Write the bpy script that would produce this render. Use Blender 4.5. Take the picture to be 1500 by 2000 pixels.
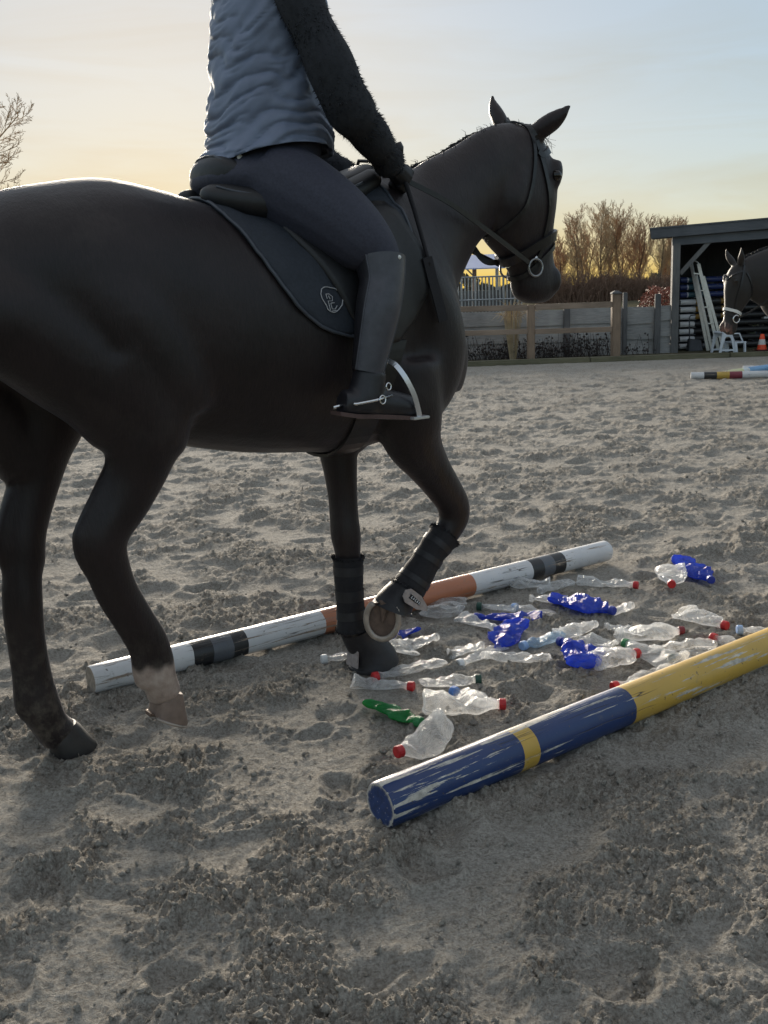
import bpy, bmesh, math, random
import numpy as np
from mathutils import Vector, Matrix, Quaternion
from mathutils.bvhtree import BVHTree

for _o in list(bpy.data.objects):
    bpy.data.objects.remove(_o, do_unlink=True)
S = bpy.context.scene
COL = S.collection
R = math.radians

# ------------------------------------------------------------------ camera
cam_d = bpy.data.cameras.new('camera')
cam = bpy.data.objects.new('camera', cam_d)
COL.objects.link(cam)
cam_d.sensor_fit = 'VERTICAL'
cam_d.sensor_height = 36.0
cam_d.lens = 36.0                      # 2000 px focal length on a 2000 px tall frame
cam_d.clip_start = 0.05
cam_d.clip_end = 3000
PITCH = math.atan(432 / 2000)
_m = Matrix.Rotation(math.pi / 2 - PITCH, 3, 'X') @ Matrix.Rotation(-R(2.0), 3, 'Z')
cam.rotation_euler = _m.to_euler()
cam.location = (0, 0, 1.31)
S.camera = cam

# ------------------------------------------------------------------ sky, sun, exposure
SUN_AZ = R(-11.0)                      # east of straight ahead (+Y) is positive
SUN_EL = R(8.0)
wd = bpy.data.worlds.new('World')
S.world = wd
wd.use_nodes = True
wn, wl = wd.node_tree.nodes, wd.node_tree.links
wn.clear()
w_out = wn.new('ShaderNodeOutputWorld')
w_bg = wn.new('ShaderNodeBackground')
w_bg.inputs['Strength'].default_value = 0.100
sky = wn.new('ShaderNodeTexSky')
sky.sky_type = 'NISHITA'
sky.sun_disc = False
sky.sun_elevation = SUN_EL
sky.sun_rotation = SUN_AZ
sky.altitude = 0
sky.air_density = 1.0
sky.dust_density = 0.6
sky.ozone_density = 2.5
# thin high cloud veil: streaks stretched along the horizon
tc = wn.new('ShaderNodeTexCoord')
sep = wn.new('ShaderNodeSeparateXYZ')
wl.new(tc.outputs['Generated'], sep.inputs[0])
mp = wn.new('ShaderNodeMapping')
mp.inputs['Scale'].default_value = (2.2, 2.2, 16.0)
mp.inputs['Rotation'].default_value = (0.0, R(4), 0.0)
wl.new(tc.outputs['Generated'], mp.inputs[0])
nz = wn.new('ShaderNodeTexNoise')
nz.inputs['Scale'].default_value = 1.6
nz.inputs['Detail'].default_value = 6
nz.inputs['Roughness'].default_value = 0.55
nz.inputs['Distortion'].default_value = 0.6
wl.new(mp.outputs[0], nz.inputs['Vector'])
cr = wn.new('ShaderNodeValToRGB')
cr.color_ramp.elements[0].position = 0.42
cr.color_ramp.elements[0].color = (0, 0, 0, 1)
cr.color_ramp.elements[1].position = 0.72
cr.color_ramp.elements[1].color = (1, 1, 1, 1)
wl.new(nz.outputs['Fac'], cr.inputs[0])
fade = wn.new('ShaderNodeMapRange')      # clouds thin out upwards
fade.inputs['From Min'].default_value = 0.02
fade.inputs['From Max'].default_value = 0.34
fade.inputs['To Min'].default_value = 1.0
fade.inputs['To Max'].default_value = 0.30
wl.new(sep.outputs['Z'], fade.inputs['Value'])
mul = wn.new('ShaderNodeMath')
mul.operation = 'MULTIPLY'
wl.new(cr.outputs[0], mul.inputs[0])
wl.new(fade.outputs[0], mul.inputs[1])
ccol = wn.new('ShaderNodeMixRGB')        # cloud colour: the sky's own light, greyer
ccol.blend_type = 'MULTIPLY'
ccol.inputs[0].default_value = 1.0
ccol.inputs[2].default_value = (0.95, 0.87, 0.76, 1)
# the thin overcast evens the dome out: bright and dark parts of the clear sky are drawn together
gam = wn.new('ShaderNodeGamma')
gam.inputs[1].default_value = 0.19
hsv = wn.new('ShaderNodeHueSaturation')
satr = wn.new('ShaderNodeMapRange')          # colour is strongest low down, paler overhead
satr.inputs['From Min'].default_value = 0.0
satr.inputs['From Max'].default_value = 0.75
satr.inputs['To Min'].default_value = 3.3
satr.inputs['To Max'].default_value = 0.35
wl.new(sep.outputs['Z'], satr.inputs['Value'])
wl.new(satr.outputs[0], hsv.inputs['Saturation'])
tint = wn.new('ShaderNodeMixRGB')
tint.blend_type = 'MULTIPLY'
tint.inputs[0].default_value = 1.0
tint.inputs[2].default_value = (0.985, 1.0, 1.035, 1)
wl.new(sky.outputs[0], gam.inputs[0])
wl.new(gam.outputs[0], hsv.inputs['Color'])
wl.new(hsv.outputs[0], tint.inputs[1])
wl.new(tint.outputs[0], ccol.inputs[1])
mixc = wn.new('ShaderNodeMixRGB')
wl.new(mul.outputs[0], mixc.inputs[0])
wl.new(tint.outputs[0], mixc.inputs[1])
wl.new(ccol.outputs[0], mixc.inputs[2])
wl.new(mixc.outputs[0], w_bg.inputs['Color'])
wl.new(w_bg.outputs[0], w_out.inputs[0])

sun_d = bpy.data.lights.new('sun', 'SUN')
sun_d.energy = 2.0
sun_d.angle = R(24)
sun_d.color = (1.0, 0.89, 0.74)
sun = bpy.data.objects.new('sun', sun_d)
COL.objects.link(sun)
_sd = Vector((math.sin(SUN_AZ) * math.cos(SUN_EL), math.cos(SUN_AZ) * math.cos(SUN_EL), math.sin(SUN_EL)))
sun.rotation_euler = _sd.to_track_quat('Z', 'Y').to_euler()

S.view_settings.view_transform = 'Standard'
S.view_settings.look = 'None'
S.view_settings.gamma = 1.0
S.view_settings.use_curve_mapping = False
S.view_settings.exposure = 2.35
S.render.engine = 'CYCLES'
S.cycles.max_bounces = 8
S.cycles.transparent_max_bounces = 16
S.cycles.use_denoising = True
S.cycles.caustics_reflective = False
S.cycles.caustics_refractive = False

# ------------------------------------------------------------------ helpers
rnd = random.Random(7)


def tag(o, label=None, cat=None, group=None, kind=None):
    if label: o['label'] = label
    if cat: o['category'] = cat
    if group: o['group'] = group
    if kind: o['kind'] = kind
    return o


def empty(name, loc=(0, 0, 0), rz=0.0, label=None, cat=None, group=None):
    o = bpy.data.objects.new(name, None)
    o.empty_display_size = 0.1
    COL.objects.link(o)
    o.location = loc
    o.rotation_euler = (0, 0, rz)
    return tag(o, label, cat, group)


def link(name, me, parent=None, loc=None):
    o = bpy.data.objects.new(name, me)
    COL.objects.link(o)
    if parent is not None: o.parent = parent
    if loc is not None: o.location = loc
    return o


class MB:
    """collects vertices and faces; build() links them as one mesh object"""
    def __init__(s): s.v = []; s.f = []; s.n = 0

    def add(s, V, Fs):
        n = s.n
        s.v.extend([tuple(float(c) for c in p) for p in V])
        s.f.extend([tuple(i + n for i in q) for q in Fs])
        s.n += len(V)
        return s

    def box(s, a, b, jit=0.0):
        (x0, y0, z0), (x1, y1, z1) = a, b
        V = [(x0, y0, z0), (x1, y0, z0), (x1, y1, z0), (x0, y1, z0), (x0, y0, z1), (x1, y0, z1), (x1, y1, z1), (x0, y1, z1)]
        if jit: V = [tuple(c + rnd.uniform(-jit, jit) for c in p) for p in V]
        return s.add(V, [(0, 3, 2, 1), (4, 5, 6, 7), (0, 1, 5, 4), (1, 2, 6, 5), (2, 3, 7, 6), (3, 0, 4, 7)])

    def beam(s, p, q, w, h, up=(0, 0, 1)):
        p, q = Vector(p), Vector(q)
        t = (q - p).normalized()
        a = t.cross(Vector(up))
        if a.length < 1e-4: a = t.cross(Vector((0, 1, 0)))
        a.normalize()
        b = a.cross(t)
        V = []
        for c in (p, q):
            for i, j in ((-1, -1), (1, -1), (1, 1), (-1, 1)):
                V.append(c + a * (w / 2 * i) + b * (h / 2 * j))
        return s.add(V, [(0, 1, 2, 3), (7, 6, 5, 4), (0, 4, 5, 1), (1, 5, 6, 2), (2, 6, 7, 3), (3, 7, 4, 0)])

    def loft(s, rings, cap=True, close=True):
        m = len(rings[0])
        V = [p for r in rings for p in r]
        Fs = []
        for i in range(len(rings) - 1):
            for j in range(m if close else m - 1):
                k = (j + 1) % m
                Fs.append((i * m + j, i * m + k, (i + 1) * m + k, (i + 1) * m + j))
        if cap and close:
            Fs.append(tuple(range(m - 1, -1, -1)))
            Fs.append(tuple(range((len(rings) - 1) * m, len(rings) * m)))
        return s.add(V, Fs)

    def tube(s, pts, rad, seg=10, cap=True, up=None):
        """rad: one number, a list, or a list of (across, along-up) pairs"""
        P = [Vector(p) for p in pts]
        n = len(P)
        if not isinstance(rad, (list, tuple)): rad = [rad] * n
        T = []
        for i in range(n):
            t = (P[min(i + 1, n - 1)] - P[max(i - 1, 0)])
            T.append(t.normalized() if t.length > 1e-9 else Vector((0, 0, 1)))
        ref = Vector(up) if up is not None else (Vector((0, 0, 1)) if abs(T[0].z) < 0.9 else Vector((0, 1, 0)))
        a = T[0].cross(ref).normalized()
        rings = []
        for i in range(n):
            if up is not None:
                a2 = T[i].cross(ref)
                if a2.length > 1e-3: a = a2.normalized()
            else:
                a = (a - T[i] * a.dot(T[i])).normalized()
            b = a.cross(T[i])
            ra, rb = rad[i] if isinstance(rad[i], (list, tuple)) else (rad[i], rad[i])
            rings.append([P[i] + a * (ra * math.cos(2 * math.pi * k / seg)) - b * (rb * math.sin(2 * math.pi * k / seg)) for k in range(seg)])
        return s.loft(rings, cap)

    def mesh(s, name='m'):
        me = bpy.data.meshes.new(name)
        me.from_pydata(s.v, [], s.f)
        me.update()
        return me

    def build(s, name, mat, parent=None, smooth=False, bevel=0.0, loc=None):
        me = s.mesh(name)
        if bevel:
            bm = bmesh.new(); bm.from_mesh(me)
            bmesh.ops.bevel(bm, geom=bm.edges[:], offset=bevel, segments=2, affect='EDGES', clamp_overlap=True)
            bm.to_mesh(me); bm.free()
        if mat is not None:
            for m_ in (mat if isinstance(mat, (list, tuple)) else [mat]): me.materials.append(m_)
        if smooth: me.shade_smooth()
        return link(name, me, parent, loc)


def fixn(me):
    bm = bmesh.new(); bm.from_mesh(me)
    bmesh.ops.recalc_face_normals(bm, faces=bm.faces)
    bm.to_mesh(me); bm.free()


def catmull(A, per):
    """smooth resampling of a list of equal-length number tuples"""
    A = np.array(A, float)
    out = []
    n = len(A)
    for i in range(n - 1):
        p0, p1, p2, p3 = A[max(i - 1, 0)], A[i], A[i + 1], A[min(i + 2, n - 1)]
        for k in range(per):
            t = k / per
            out.append(0.5 * ((2 * p1) + (-p0 + p2) * t + (2 * p0 - 5 * p1 + 4 * p2 - p3) * t * t + (-p0 + 3 * p1 - 3 * p2 + p3) * t ** 3))
    out.append(A[-1])
    return np.array(out)


def ell(c, U, V, seg=20, e=2.0):
    c, U, V = np.array(c, float), np.array(U, float), np.array(V, float)
    r = []
    for k in range(seg):
        t = 2 * math.pi * k / seg
        cc, ss = math.cos(t), math.sin(t)
        r.append(c + U * (math.copysign(abs(cc) ** (2 / e), cc)) + V * (math.copysign(abs(ss) ** (2 / e), ss)))
    return r


def remeshed(name, mb, voxel, smooth_it, mat=None, fac=0.5):
    """union of overlapping closed lofts as one continuous skin"""
    me0 = mb.mesh('tmp')
    fixn(me0)
    o = bpy.data.objects.new('tmp', me0)
    COL.objects.link(o)
    m = o.modifiers.new('r', 'REMESH'); m.mode = 'VOXEL'; m.voxel_size = voxel
    m2 = o.modifiers.new('s', 'SMOOTH'); m2.factor = fac; m2.iterations = smooth_it
    dg = bpy.context.evaluated_depsgraph_get()
    me = bpy.data.meshes.new_from_object(o.evaluated_get(dg))
    bpy.data.objects.remove(o, do_unlink=True)
    bpy.data.meshes.remove(me0)
    me.name = name
    me.shade_smooth()
    if mat is not None: me.materials.append(mat)
    return me


# ---- numpy gradient noise
def _h2(ix, iy, seed):
    h = (ix.astype(np.int64) * 374761393 + iy.astype(np.int64) * 668265263 + seed * 974634777) & 0xFFFFFFFF
    h = ((h ^ (h >> 13)) * 1274126177) & 0xFFFFFFFF
    return (h ^ (h >> 16)) & 0xFFFFFFFF


def _rand(ix, iy, seed): return _h2(ix, iy, seed) / 4294967295.0


def pn(x, y, seed=0):
    ix, iy = np.floor(x), np.floor(y)
    fx, fy = x - ix, y - iy
    u, v = fx * fx * fx * (fx * (fx * 6 - 15) + 10), fy * fy * fy * (fy * (fy * 6 - 15) + 10)
    def g(a, b):
        t = _rand(ix + a, iy + b, seed) * 2 * np.pi
        return np.cos(t) * (fx - a) + np.sin(t) * (fy - b)
    n0 = g(0, 0) * (1 - u) + g(1, 0) * u
    n1 = g(0, 1) * (1 - u) + g(1, 1) * u
    return (n0 * (1 - v) + n1 * v) * 1.5


def fbm(x, y, o=4, seed=0, gain=0.5):
    s, a, t = 0, 1.0, 0
    for i in range(o):
        s = s + a * pn(x * 2 ** i, y * 2 ** i, seed + i * 17); t += a; a *= gain
    return s / t


def sstep(a, b, x):
    t = np.clip((x - a) / (b - a), 0, 1)
    return t * t * (3 - 2 * t)


# ---- materials
class NT:
    def __init__(s, name):
        s.m = bpy.data.materials.new(name); s.m.use_nodes = True
        s.n, s.l = s.m.node_tree.nodes, s.m.node_tree.links
        s.b = s.n['Principled BSDF']; s.out = s.n['Material Output']

    def node(s, t, **kw):
        n = s.n.new(t)
        for k, v in kw.items():
            if hasattr(n, k) and k not in n.inputs: setattr(n, k, v)
            else: n.inputs[k].default_value = v
        return n

    def noise(s, scale, detail=4, rough=0.55, vec=None, dist=0.0):
        n = s.node('ShaderNodeTexNoise', Scale=scale, Detail=detail, Roughness=rough, Distortion=dist)
        if vec is None: vec = s.coord()
        s.l.new(vec, n.inputs['Vector'])
        return n.outputs['Fac']

    def coord(s, kind='Object', scale=None, rot=None):
        if not hasattr(s, '_tc'): s._tc = s.node('ShaderNodeTexCoord')
        o = s._tc.outputs[kind]
        if scale or rot:
            mpn = s.node('ShaderNodeMapping')
            if scale: mpn.inputs['Scale'].default_value = scale
            if rot: mpn.inputs['Rotation'].default_value = rot
            s.l.new(o, mpn.inputs[0]); o = mpn.outputs[0]
        return o

    def ramp(s, fac, stops, interp='LINEAR'):
        n = s.node('ShaderNodeValToRGB')
        n.color_ramp.interpolation = interp
        e = n.color_ramp.elements
        while len(e) < len(stops): e.new(0.5)
        for q, (p, c) in zip(e, stops):
            q.position = p
            q.color = tuple(c) + (1,) if len(c) == 3 else c
        s.l.new(fac, n.inputs[0])
        return n.outputs[0]

    def mix(s, fac, a, b, blend='MIX'):
        n = s.node('ShaderNodeMixRGB', blend_type=blend)
        for i, v in ((0, fac), (1, a), (2, b)):
            if isinstance(v, (int, float)): n.inputs[i].default_value = v
            elif isinstance(v, tuple): n.inputs[i].default_value = v + (1,) if len(v) == 3 else v
            else: s.l.new(v, n.inputs[i])
        return n.outputs[0]

    def bump(s, h, strength=0.3, dist=0.01, prev=None):
        n = s.node('ShaderNodeBump', Strength=strength, Distance=dist)
        s.l.new(h, n.inputs['Height'])
        if prev is not None: s.l.new(prev, n.inputs['Normal'])
        return n.outputs['Normal']

    def set(s, **kw):
        for k, v in kw.items():
            k = k.replace('_', ' ')
            if isinstance(v, (int, float)): s.b.inputs[k].default_value = v
            elif isinstance(v, tuple): s.b.inputs[k].default_value = v + (1,) if len(v) == 3 else v
            else: s.l.new(v, s.b.inputs[k])
        return s.m


def plain(name, col, rough=0.6, var=0.25, scale=30, bump=0.15, bdist=0.003, **kw):
    """a surface of one colour with slight uneven tone and fine relief"""
    t = NT(name)
    f = t.noise(scale, 5)
    a = tuple(c * (1 - var) for c in col); b = tuple(min(1, c * (1 + var)) for c in col)
    c = t.ramp(f, [(0.3, a), (0.7, b)])
    t.set(Base_Color=c, Roughness=rough, **kw)
    if bump: t.set(Normal=t.bump(t.noise(scale * 4, 6), bump, bdist))
    return t.m


def wood(name, c0, c1, rough=0.8, axis=(1, 12, 12), scale=6, bump=0.4):
    t = NT(name)
    v = t.coord('Object', axis)
    g = t.noise(scale, 8, 0.65, v, 0.8)
    big = t.noise(1.3, 3)
    c = t.ramp(g, [(0.30, c0), (0.72, c1)])
    c = t.mix(0.35, c, t.ramp(big, [(0.35, tuple(x * 0.7 for x in c0)), (0.65, tuple(min(1, x * 1.15) for x in c1))]))
    t.set(Base_Color=c, Roughness=rough, Normal=t.bump(g, bump, 0.004))
    return t.m


HX, HY, HA = -0.9111, 2.7543, R(36)       # ground point below the horse's tail end and its heading
CU, CS = math.cos(HA), math.sin(HA)


def hw(p):
    """horse frame (forward, left, up) to world"""
    return (HX + CU * p[0] - CS * p[1], HY + CS * p[0] + CU * p[1], p[2])
# ------------------------------------------------------------------ ground
PRINTS = [(*hw((0.03, 0.12, 0))[:2], 0.10), (*hw((1.11, 0.08, 0))[:2], 0.10)]


def craters(x, y, cell, seed, prob, depth, rim, rad):
    """hoof prints: ovals pressed in with a crumbled rim, one per grid cell at most"""
    h = np.zeros_like(x)
    gx, gy = np.floor(x / cell), np.floor(y / cell)
    for a in (-1, 0, 1):
        for b in (-1, 0, 1):
            cx, cy = gx + a, gy + b
            on = _rand(cx, cy, seed) < prob
            px = (cx + 0.15 + 0.7 * _rand(cx, cy, seed + 1)) * cell
            py = (cy + 0.15 + 0.7 * _rand(cx, cy, seed + 2)) * cell
            th = _rand(cx, cy, seed + 3) * 2 * np.pi
            rr = rad * (0.75 + 0.6 * _rand(cx, cy, seed + 4))
            dx, dy = x - px, y - py
            ex = (dx * np.cos(th) + dy * np.sin(th)) / (rr * 1.2)
            ey = (-dx * np.sin(th) + dy * np.cos(th)) / rr
            q = np.sqrt(ex * ex + ey * ey)
            q = q + 0.22 * pn(x * 14, y * 14, seed + 9)
            am = 0.5 + 0.8 * _rand(cx, cy, seed + 5)
            prof = -depth * (1 - sstep(0.55, 1.0, q)) + rim * np.exp(-((q - 1.18) / 0.22) ** 2) * (0.55 + 0.45 * ex / np.maximum(q, 0.2))
            h += np.where(on, am * prof, 0)
    return h


def ground_h(x, y, fine=True):
    x = np.asarray(x, float); y = np.asarray(y, float)
    r = np.hypot(x, y)
    wx = x + 0.05 * pn(x * 5, y * 5, 91); wy = y + 0.05 * pn(x * 5, y * 5, 92)
    h = 0.010 * fbm(x * 1.1, y * 1.1, 3, 5)
    h += craters(wx, wy, 0.33, 11, 0.75, 0.017, 0.013, 0.075)
    h += craters(wx + 3.3, wy - 1.7, 0.27, 31, 0.6, 0.010, 0.011, 0.06)
    loose = sstep(-0.25, 0.35, fbm(x * 2.3, y * 2.3, 3, 60) + 0.35 * pn(x * 7, y * 7, 61))
    global LOOSE
    LOOSE = loose
    rdg = 1 - np.abs(fbm(wx * 12, wy * 12, 4, 70, 0.6)) * 2.4
    h += (0.003 + 0.0125 * loose) * rdg
    if fine:
        lumps = np.abs(pn(wx * 26, wy * 26, 80)) + 0.75 * np.abs(pn(wx * 55, wy * 55, 81)) + 0.55 * np.abs(pn(x * 110, y * 110, 82))
        h += (0.003 + 0.0165 * loose) * lumps
        h += 0.0016 * pn(wx * 45, wy * 45, 83)
    for px_, py_, rr_ in PRINTS:          # sand pressed flat under the standing hooves
        h = h + (0.004 - h) * np.exp(-(((x - px_) ** 2 + (y - py_) ** 2) / rr_ ** 2) ** 2)
    return h - 0.012


NA, NR = 900, 900
ang = np.linspace(R(-44), R(44), NA)
rad = 0.95 * (30.0 / 0.95) ** np.linspace(0, 1, NR)
AA, RR = np.meshgrid(ang, rad)
GX, GY = RR * np.sin(AA), RR * np.cos(AA)
GY2 = np.minimum(GY, 17.55)
GZ = ground_h(GX, GY2)
GLOOSE = 0.72 * LOOSE * (0.55 + 0.45 * sstep(-0.3, 0.5, pn(GX * 11, GY2 * 11, 130)))
GZ *= np.clip((17.9 - GY2) / 1.5, 0.15, 1)
gv = np.stack([GX, GY2, GZ], -1).reshape(-1, 3)
keep = (GY < 17.55)
ii = np.arange(NA * NR).reshape(NR, NA)
qm = keep[:-1, :-1] & keep[:-1, 1:]
q = np.stack([ii[:-1, :-1], ii[:-1, 1:], ii[1:, 1:], ii[1:, :-1]], -1)[qm]
me = bpy.data.meshes.new('arena_sand')
me.vertices.add(len(gv)); me.vertices.foreach_set('co', gv.ravel())
me.loops.add(q.size); me.loops.foreach_set('vertex_index', q.ravel())
me.polygons.add(len(q)); me.polygons.foreach_set('loop_start', np.arange(0, q.size, 4))
me.polygons.foreach_set('loop_total', np.full(len(q), 4))
me.update(calc_edges=True); me.shade_smooth()
la = me.attributes.new('loose', 'FLOAT', 'POINT'); la.data.foreach_set('value', GLOOSE.ravel().astype(np.float32))

t = NT('sand')
n1 = t.noise(1.6, 5)
n2 = t.noise(9, 6, 0.62)
n25 = t.noise(28, 5, 0.6)
n3 = t.noise(70, 5, 0.6)
n5 = t.noise(150, 4, 0.65)
n4 = t.noise(300, 4, 0.7)
lo = t.node('ShaderNodeAttribute', attribute_name='loose').outputs['Fac']
# dry grey crust where the sand is packed, darker damp crumbs where hooves turned it up
crust = t.ramp(n2, [(0.34, (0.37, 0.35, 0.315)), (0.52, (0.48, 0.46, 0.42)), (0.70, (0.60, 0.58, 0.535))])
crust = t.mix(0.35, crust, t.ramp(n1, [(0.35, (0.36, 0.33, 0.285)), (0.65, (0.54, 0.51, 0.46))]))
damp = t.ramp(n25, [(0.34, (0.16, 0.138, 0.108)), (0.55, (0.30, 0.268, 0.222)), (0.72, (0.45, 0.41, 0.35))])
c = t.mix(lo, crust, damp)
c = t.mix(0.42, c, t.ramp(n3, [(0.38, (0.14, 0.118, 0.09)), (0.58, (0.58, 0.54, 0.48))]))
c = t.mix(0.36, c, t.ramp(n5, [(0.38, (0.16, 0.135, 0.105)), (0.62, (0.66, 0.62, 0.555))]))
bmp = t.bump(n25, 0.9, 0.022)
bmp = t.bump(n3, 0.95, 0.014, bmp)
bmp = t.bump(n5, 0.8, 0.008, bmp)
bmp = t.bump(n4, 0.7, 0.004, bmp)
SAND = t.set(Base_Color=c, Roughness=0.95, Normal=bmp, Specular_IOR_Level=0.1)
me.materials.append(SAND)
sand = link('arena_sand', me)
tag(sand, kind='structure')

# land beyond and under: one sheet out to the horizon
mb = MB()
mb.add([(-1500, -300, -0.12), (1500, -300, -0.12), (1500, 17.6, -0.12), (-1500, 17.6, -0.12),
        (-1500, 17.6, 0.02), (1500, 17.6, 0.02), (1500, 2600, 0.02), (-1500, 2600, 0.02)], [(0, 1, 2, 3), (3, 2, 5, 4), (4, 5, 6, 7)])
t = NT('earth')
g1 = t.noise(0.6, 5); g2 = t.noise(14, 6)
c = t.mix(0.5, t.ramp(g1, [(0.35, (0.05, 0.055, 0.03)), (0.65, (0.13, 0.115, 0.08))]), t.ramp(g2, [(0.3, (0.045, 0.042, 0.028)), (0.7, (0.16, 0.145, 0.11))]))
EARTH = t.set(Base_Color=c, Roughness=1.0, Specular_IOR_Level=0.0, Normal=t.bump(g2, 0.6, 0.03))
tag(mb.build('ground', EARTH), kind='structure')
# ------------------------------------------------------------------ arena edge, fence and plank wall
GREYWOOD = wood('weathered_grey_wood', (0.17, 0.17, 0.172), (0.42, 0.415, 0.405), axis=(1.2, 14, 14), scale=5)
GREYPOST = wood('weathered_post_wood', (0.055, 0.055, 0.06), (0.15, 0.15, 0.15), axis=(14, 14, 1.2), scale=5)
NEWWOOD = wood('brown_fence_wood', (0.16, 0.115, 0.085), (0.33, 0.25, 0.19), axis=(1.0, 13, 13), scale=5, bump=0.25)
NEWPOST = wood('brown_post_wood', (0.15, 0.105, 0.075), (0.31, 0.225, 0.16), axis=(13, 13, 1.0), scale=5, bump=0.25)
MOSSWOOD = wood('mossy_sleeper_wood', (0.06, 0.058, 0.032), (0.20, 0.185, 0.12), axis=(1.0, 12, 12), scale=4)
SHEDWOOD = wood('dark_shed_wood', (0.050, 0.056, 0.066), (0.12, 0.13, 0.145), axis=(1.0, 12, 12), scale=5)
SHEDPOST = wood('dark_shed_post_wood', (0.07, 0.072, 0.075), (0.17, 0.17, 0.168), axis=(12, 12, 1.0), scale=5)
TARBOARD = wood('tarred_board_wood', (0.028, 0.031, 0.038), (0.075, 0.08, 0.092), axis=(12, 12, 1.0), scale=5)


def board(a, b, w, h, mat, name, parent, up=(0, 0, 1), bevel=0.006):
    mb = MB(); mb.beam(a, b, w, h, up)
    return mb.build(name, mat, parent, bevel=bevel)


# sleepers edging the arena
kerb = empty('kerb', (0, 0, 0)); tag(kerb, kind='structure')
x = -11.0
while x < 13.0:
    L = rnd.uniform(2.3, 2.6)
    dz = rnd.uniform(-0.008, 0.008)
    mb = MB(); mb.box((x, 17.52 + rnd.uniform(-.01, .01), -0.1), (x + L - 0.012, 17.64, 0.085 + dz), 0.004)
    mb.build('sleeper', MOSSWOOD, kerb, bevel=0.008)
    x += L

# post and rail fence
fx = empty('post_and_rail_fence', (4.07, 17.76, 0.02), 0, 'brown timber post and rail fence ending at a capped corner post', 'fence')
posts = [4.07, 2.62, 1.12, -0.40, -1.92, -3.44, -4.96, -6.48, -8.0, -9.5]
for i, px in enumerate(posts):
    mb = MB()
    top = 1.10 if i == 0 else 0.97
    w = 0.145 if i == 0 else 0.125
    mb.box((px - 4.07 - w / 2, -w / 2, -0.25), (px - 4.07 + w / 2, w / 2, top), 0.004)
    p = mb.build('post', NEWPOST, fx, bevel=0.012)
    if i == 0:
        mb = MB()
        c = [(-0.085, -0.085), (0.085, -0.085), (0.085, 0.085), (-0.085, 0.085)]
        r0 = [(a, b, top + 0.002) for a, b in c]; r1 = [(a, b, top + 0.022) for a, b in c]; r2 = [(a * 0.25, b * 0.25, top + 0.058) for a, b in c]
        mb.loft([r0, r1, r2]); mb.build('post_cap', GREYPOST, p)
for i in range(len(posts) - 1):
    a, b = posts[i + 1] - 4.07, posts[i] - 4.07
    for z, h in ((0.93, 0.095), (0.52, 0.085)):
        z0, z1 = z + rnd.uniform(-.012, .012), z + rnd.uniform(-.008, .008)
        board((a + 0.064, -0.045, z0), (b - (0.074 if i == 0 else 0.064), -0.045, z1), 0.045, h, NEWWOOD, 'rail', fx)

# weathered plank wall behind it
wf = empty('plank_wall', (5.33, 18.9, 0.0), 0, 'low weathered grey plank wall with dark posts behind the timber fence', 'wall')
wposts = [(-0.26, 1.09, .11), (-0.85, 1.13, .075), (-1.90, 0.90, .115), (-2.93, 0.93, .105), (-4.6, 0.92, .11), (-6.2, 0.92, .11), (-7.8, 0.93, .11), (-9.4, 0.92, .11), (-11.0, 0.92, .11), (-12.6, 0.92, .11)]
for px, top, w in wposts:
    mb = MB(); mb.box((px - w / 2, -0.10, -0.2), (px + w / 2, -0.032, top), 0.006)
    mb.build('post', GREYPOST, wf, bevel=0.008)
edges = [0.02, -0.26, -0.85, -1.90, -2.93, -4.6, -6.2, -7.8, -9.4, -11.0, -12.6]
for i in range(len(edges) - 1):
    b, a = edges[i], edges[i + 1]
    z = 0.02
    k = 0
    while z < 0.80:
        h = rnd.uniform(0.125, 0.165)
        h = min(h, 0.865 - z)
        tl = rnd.uniform(-0.012, 0.012)
        yo = 0.025 * (k % 2) + rnd.uniform(0, 0.002)
        mb = MB()
        mb.beam((a + 0.004, yo, z + h / 2 - tl), (b - 0.004, yo, z + h / 2 + tl), 0.022, h + 0.014)
        mb.build('plank', GREYWOOD, wf, bevel=0.005)
        z += h; k += 1

# ------------------------------------------------------------------ open shed
shed = empty('shed', (5.42, 18.9, 0.0), R(-15), 'open dark timber shed with sloping roof and a diagonal brace', 'shed')


def sbox(name, a, b, mat, bevel=0.006, jit=0.0):
    mb = MB(); mb.box(a, b, jit); return mb.build(name, mat, shed, bevel=bevel)


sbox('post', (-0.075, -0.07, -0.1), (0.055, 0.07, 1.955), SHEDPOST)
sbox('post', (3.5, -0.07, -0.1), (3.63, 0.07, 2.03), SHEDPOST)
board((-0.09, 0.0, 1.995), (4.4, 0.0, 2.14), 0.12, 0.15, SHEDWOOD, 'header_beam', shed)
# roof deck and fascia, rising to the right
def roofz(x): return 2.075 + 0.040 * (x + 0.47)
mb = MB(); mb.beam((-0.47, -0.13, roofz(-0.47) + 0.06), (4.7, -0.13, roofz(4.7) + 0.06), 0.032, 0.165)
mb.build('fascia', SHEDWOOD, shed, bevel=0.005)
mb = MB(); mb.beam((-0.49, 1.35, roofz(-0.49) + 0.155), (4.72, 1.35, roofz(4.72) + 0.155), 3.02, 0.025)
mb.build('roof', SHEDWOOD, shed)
for k in range(9):
    y = 0.2 + k * 0.3
    board((-0.46, y, roofz(-0.46) + 0.10), (4.66, y, roofz(4.66) + 0.10), 0.045, 0.075, SHEDWOOD, 'purlin', shed)
board((0.056, 0.0, 1.42), (0.545, 0.0, 1.965), 0.06, 0.08, SHEDPOST, 'brace', shed)
for k in range(27):
    x0 = -0.03 + k * 0.165
    sbox('back_board', (x0, 2.55 + .02 * (k % 2), 0.0), (x0 + 0.175, 2.568 + .02 * (k % 2), 2.17), TARBOARD, 0.003)
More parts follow.
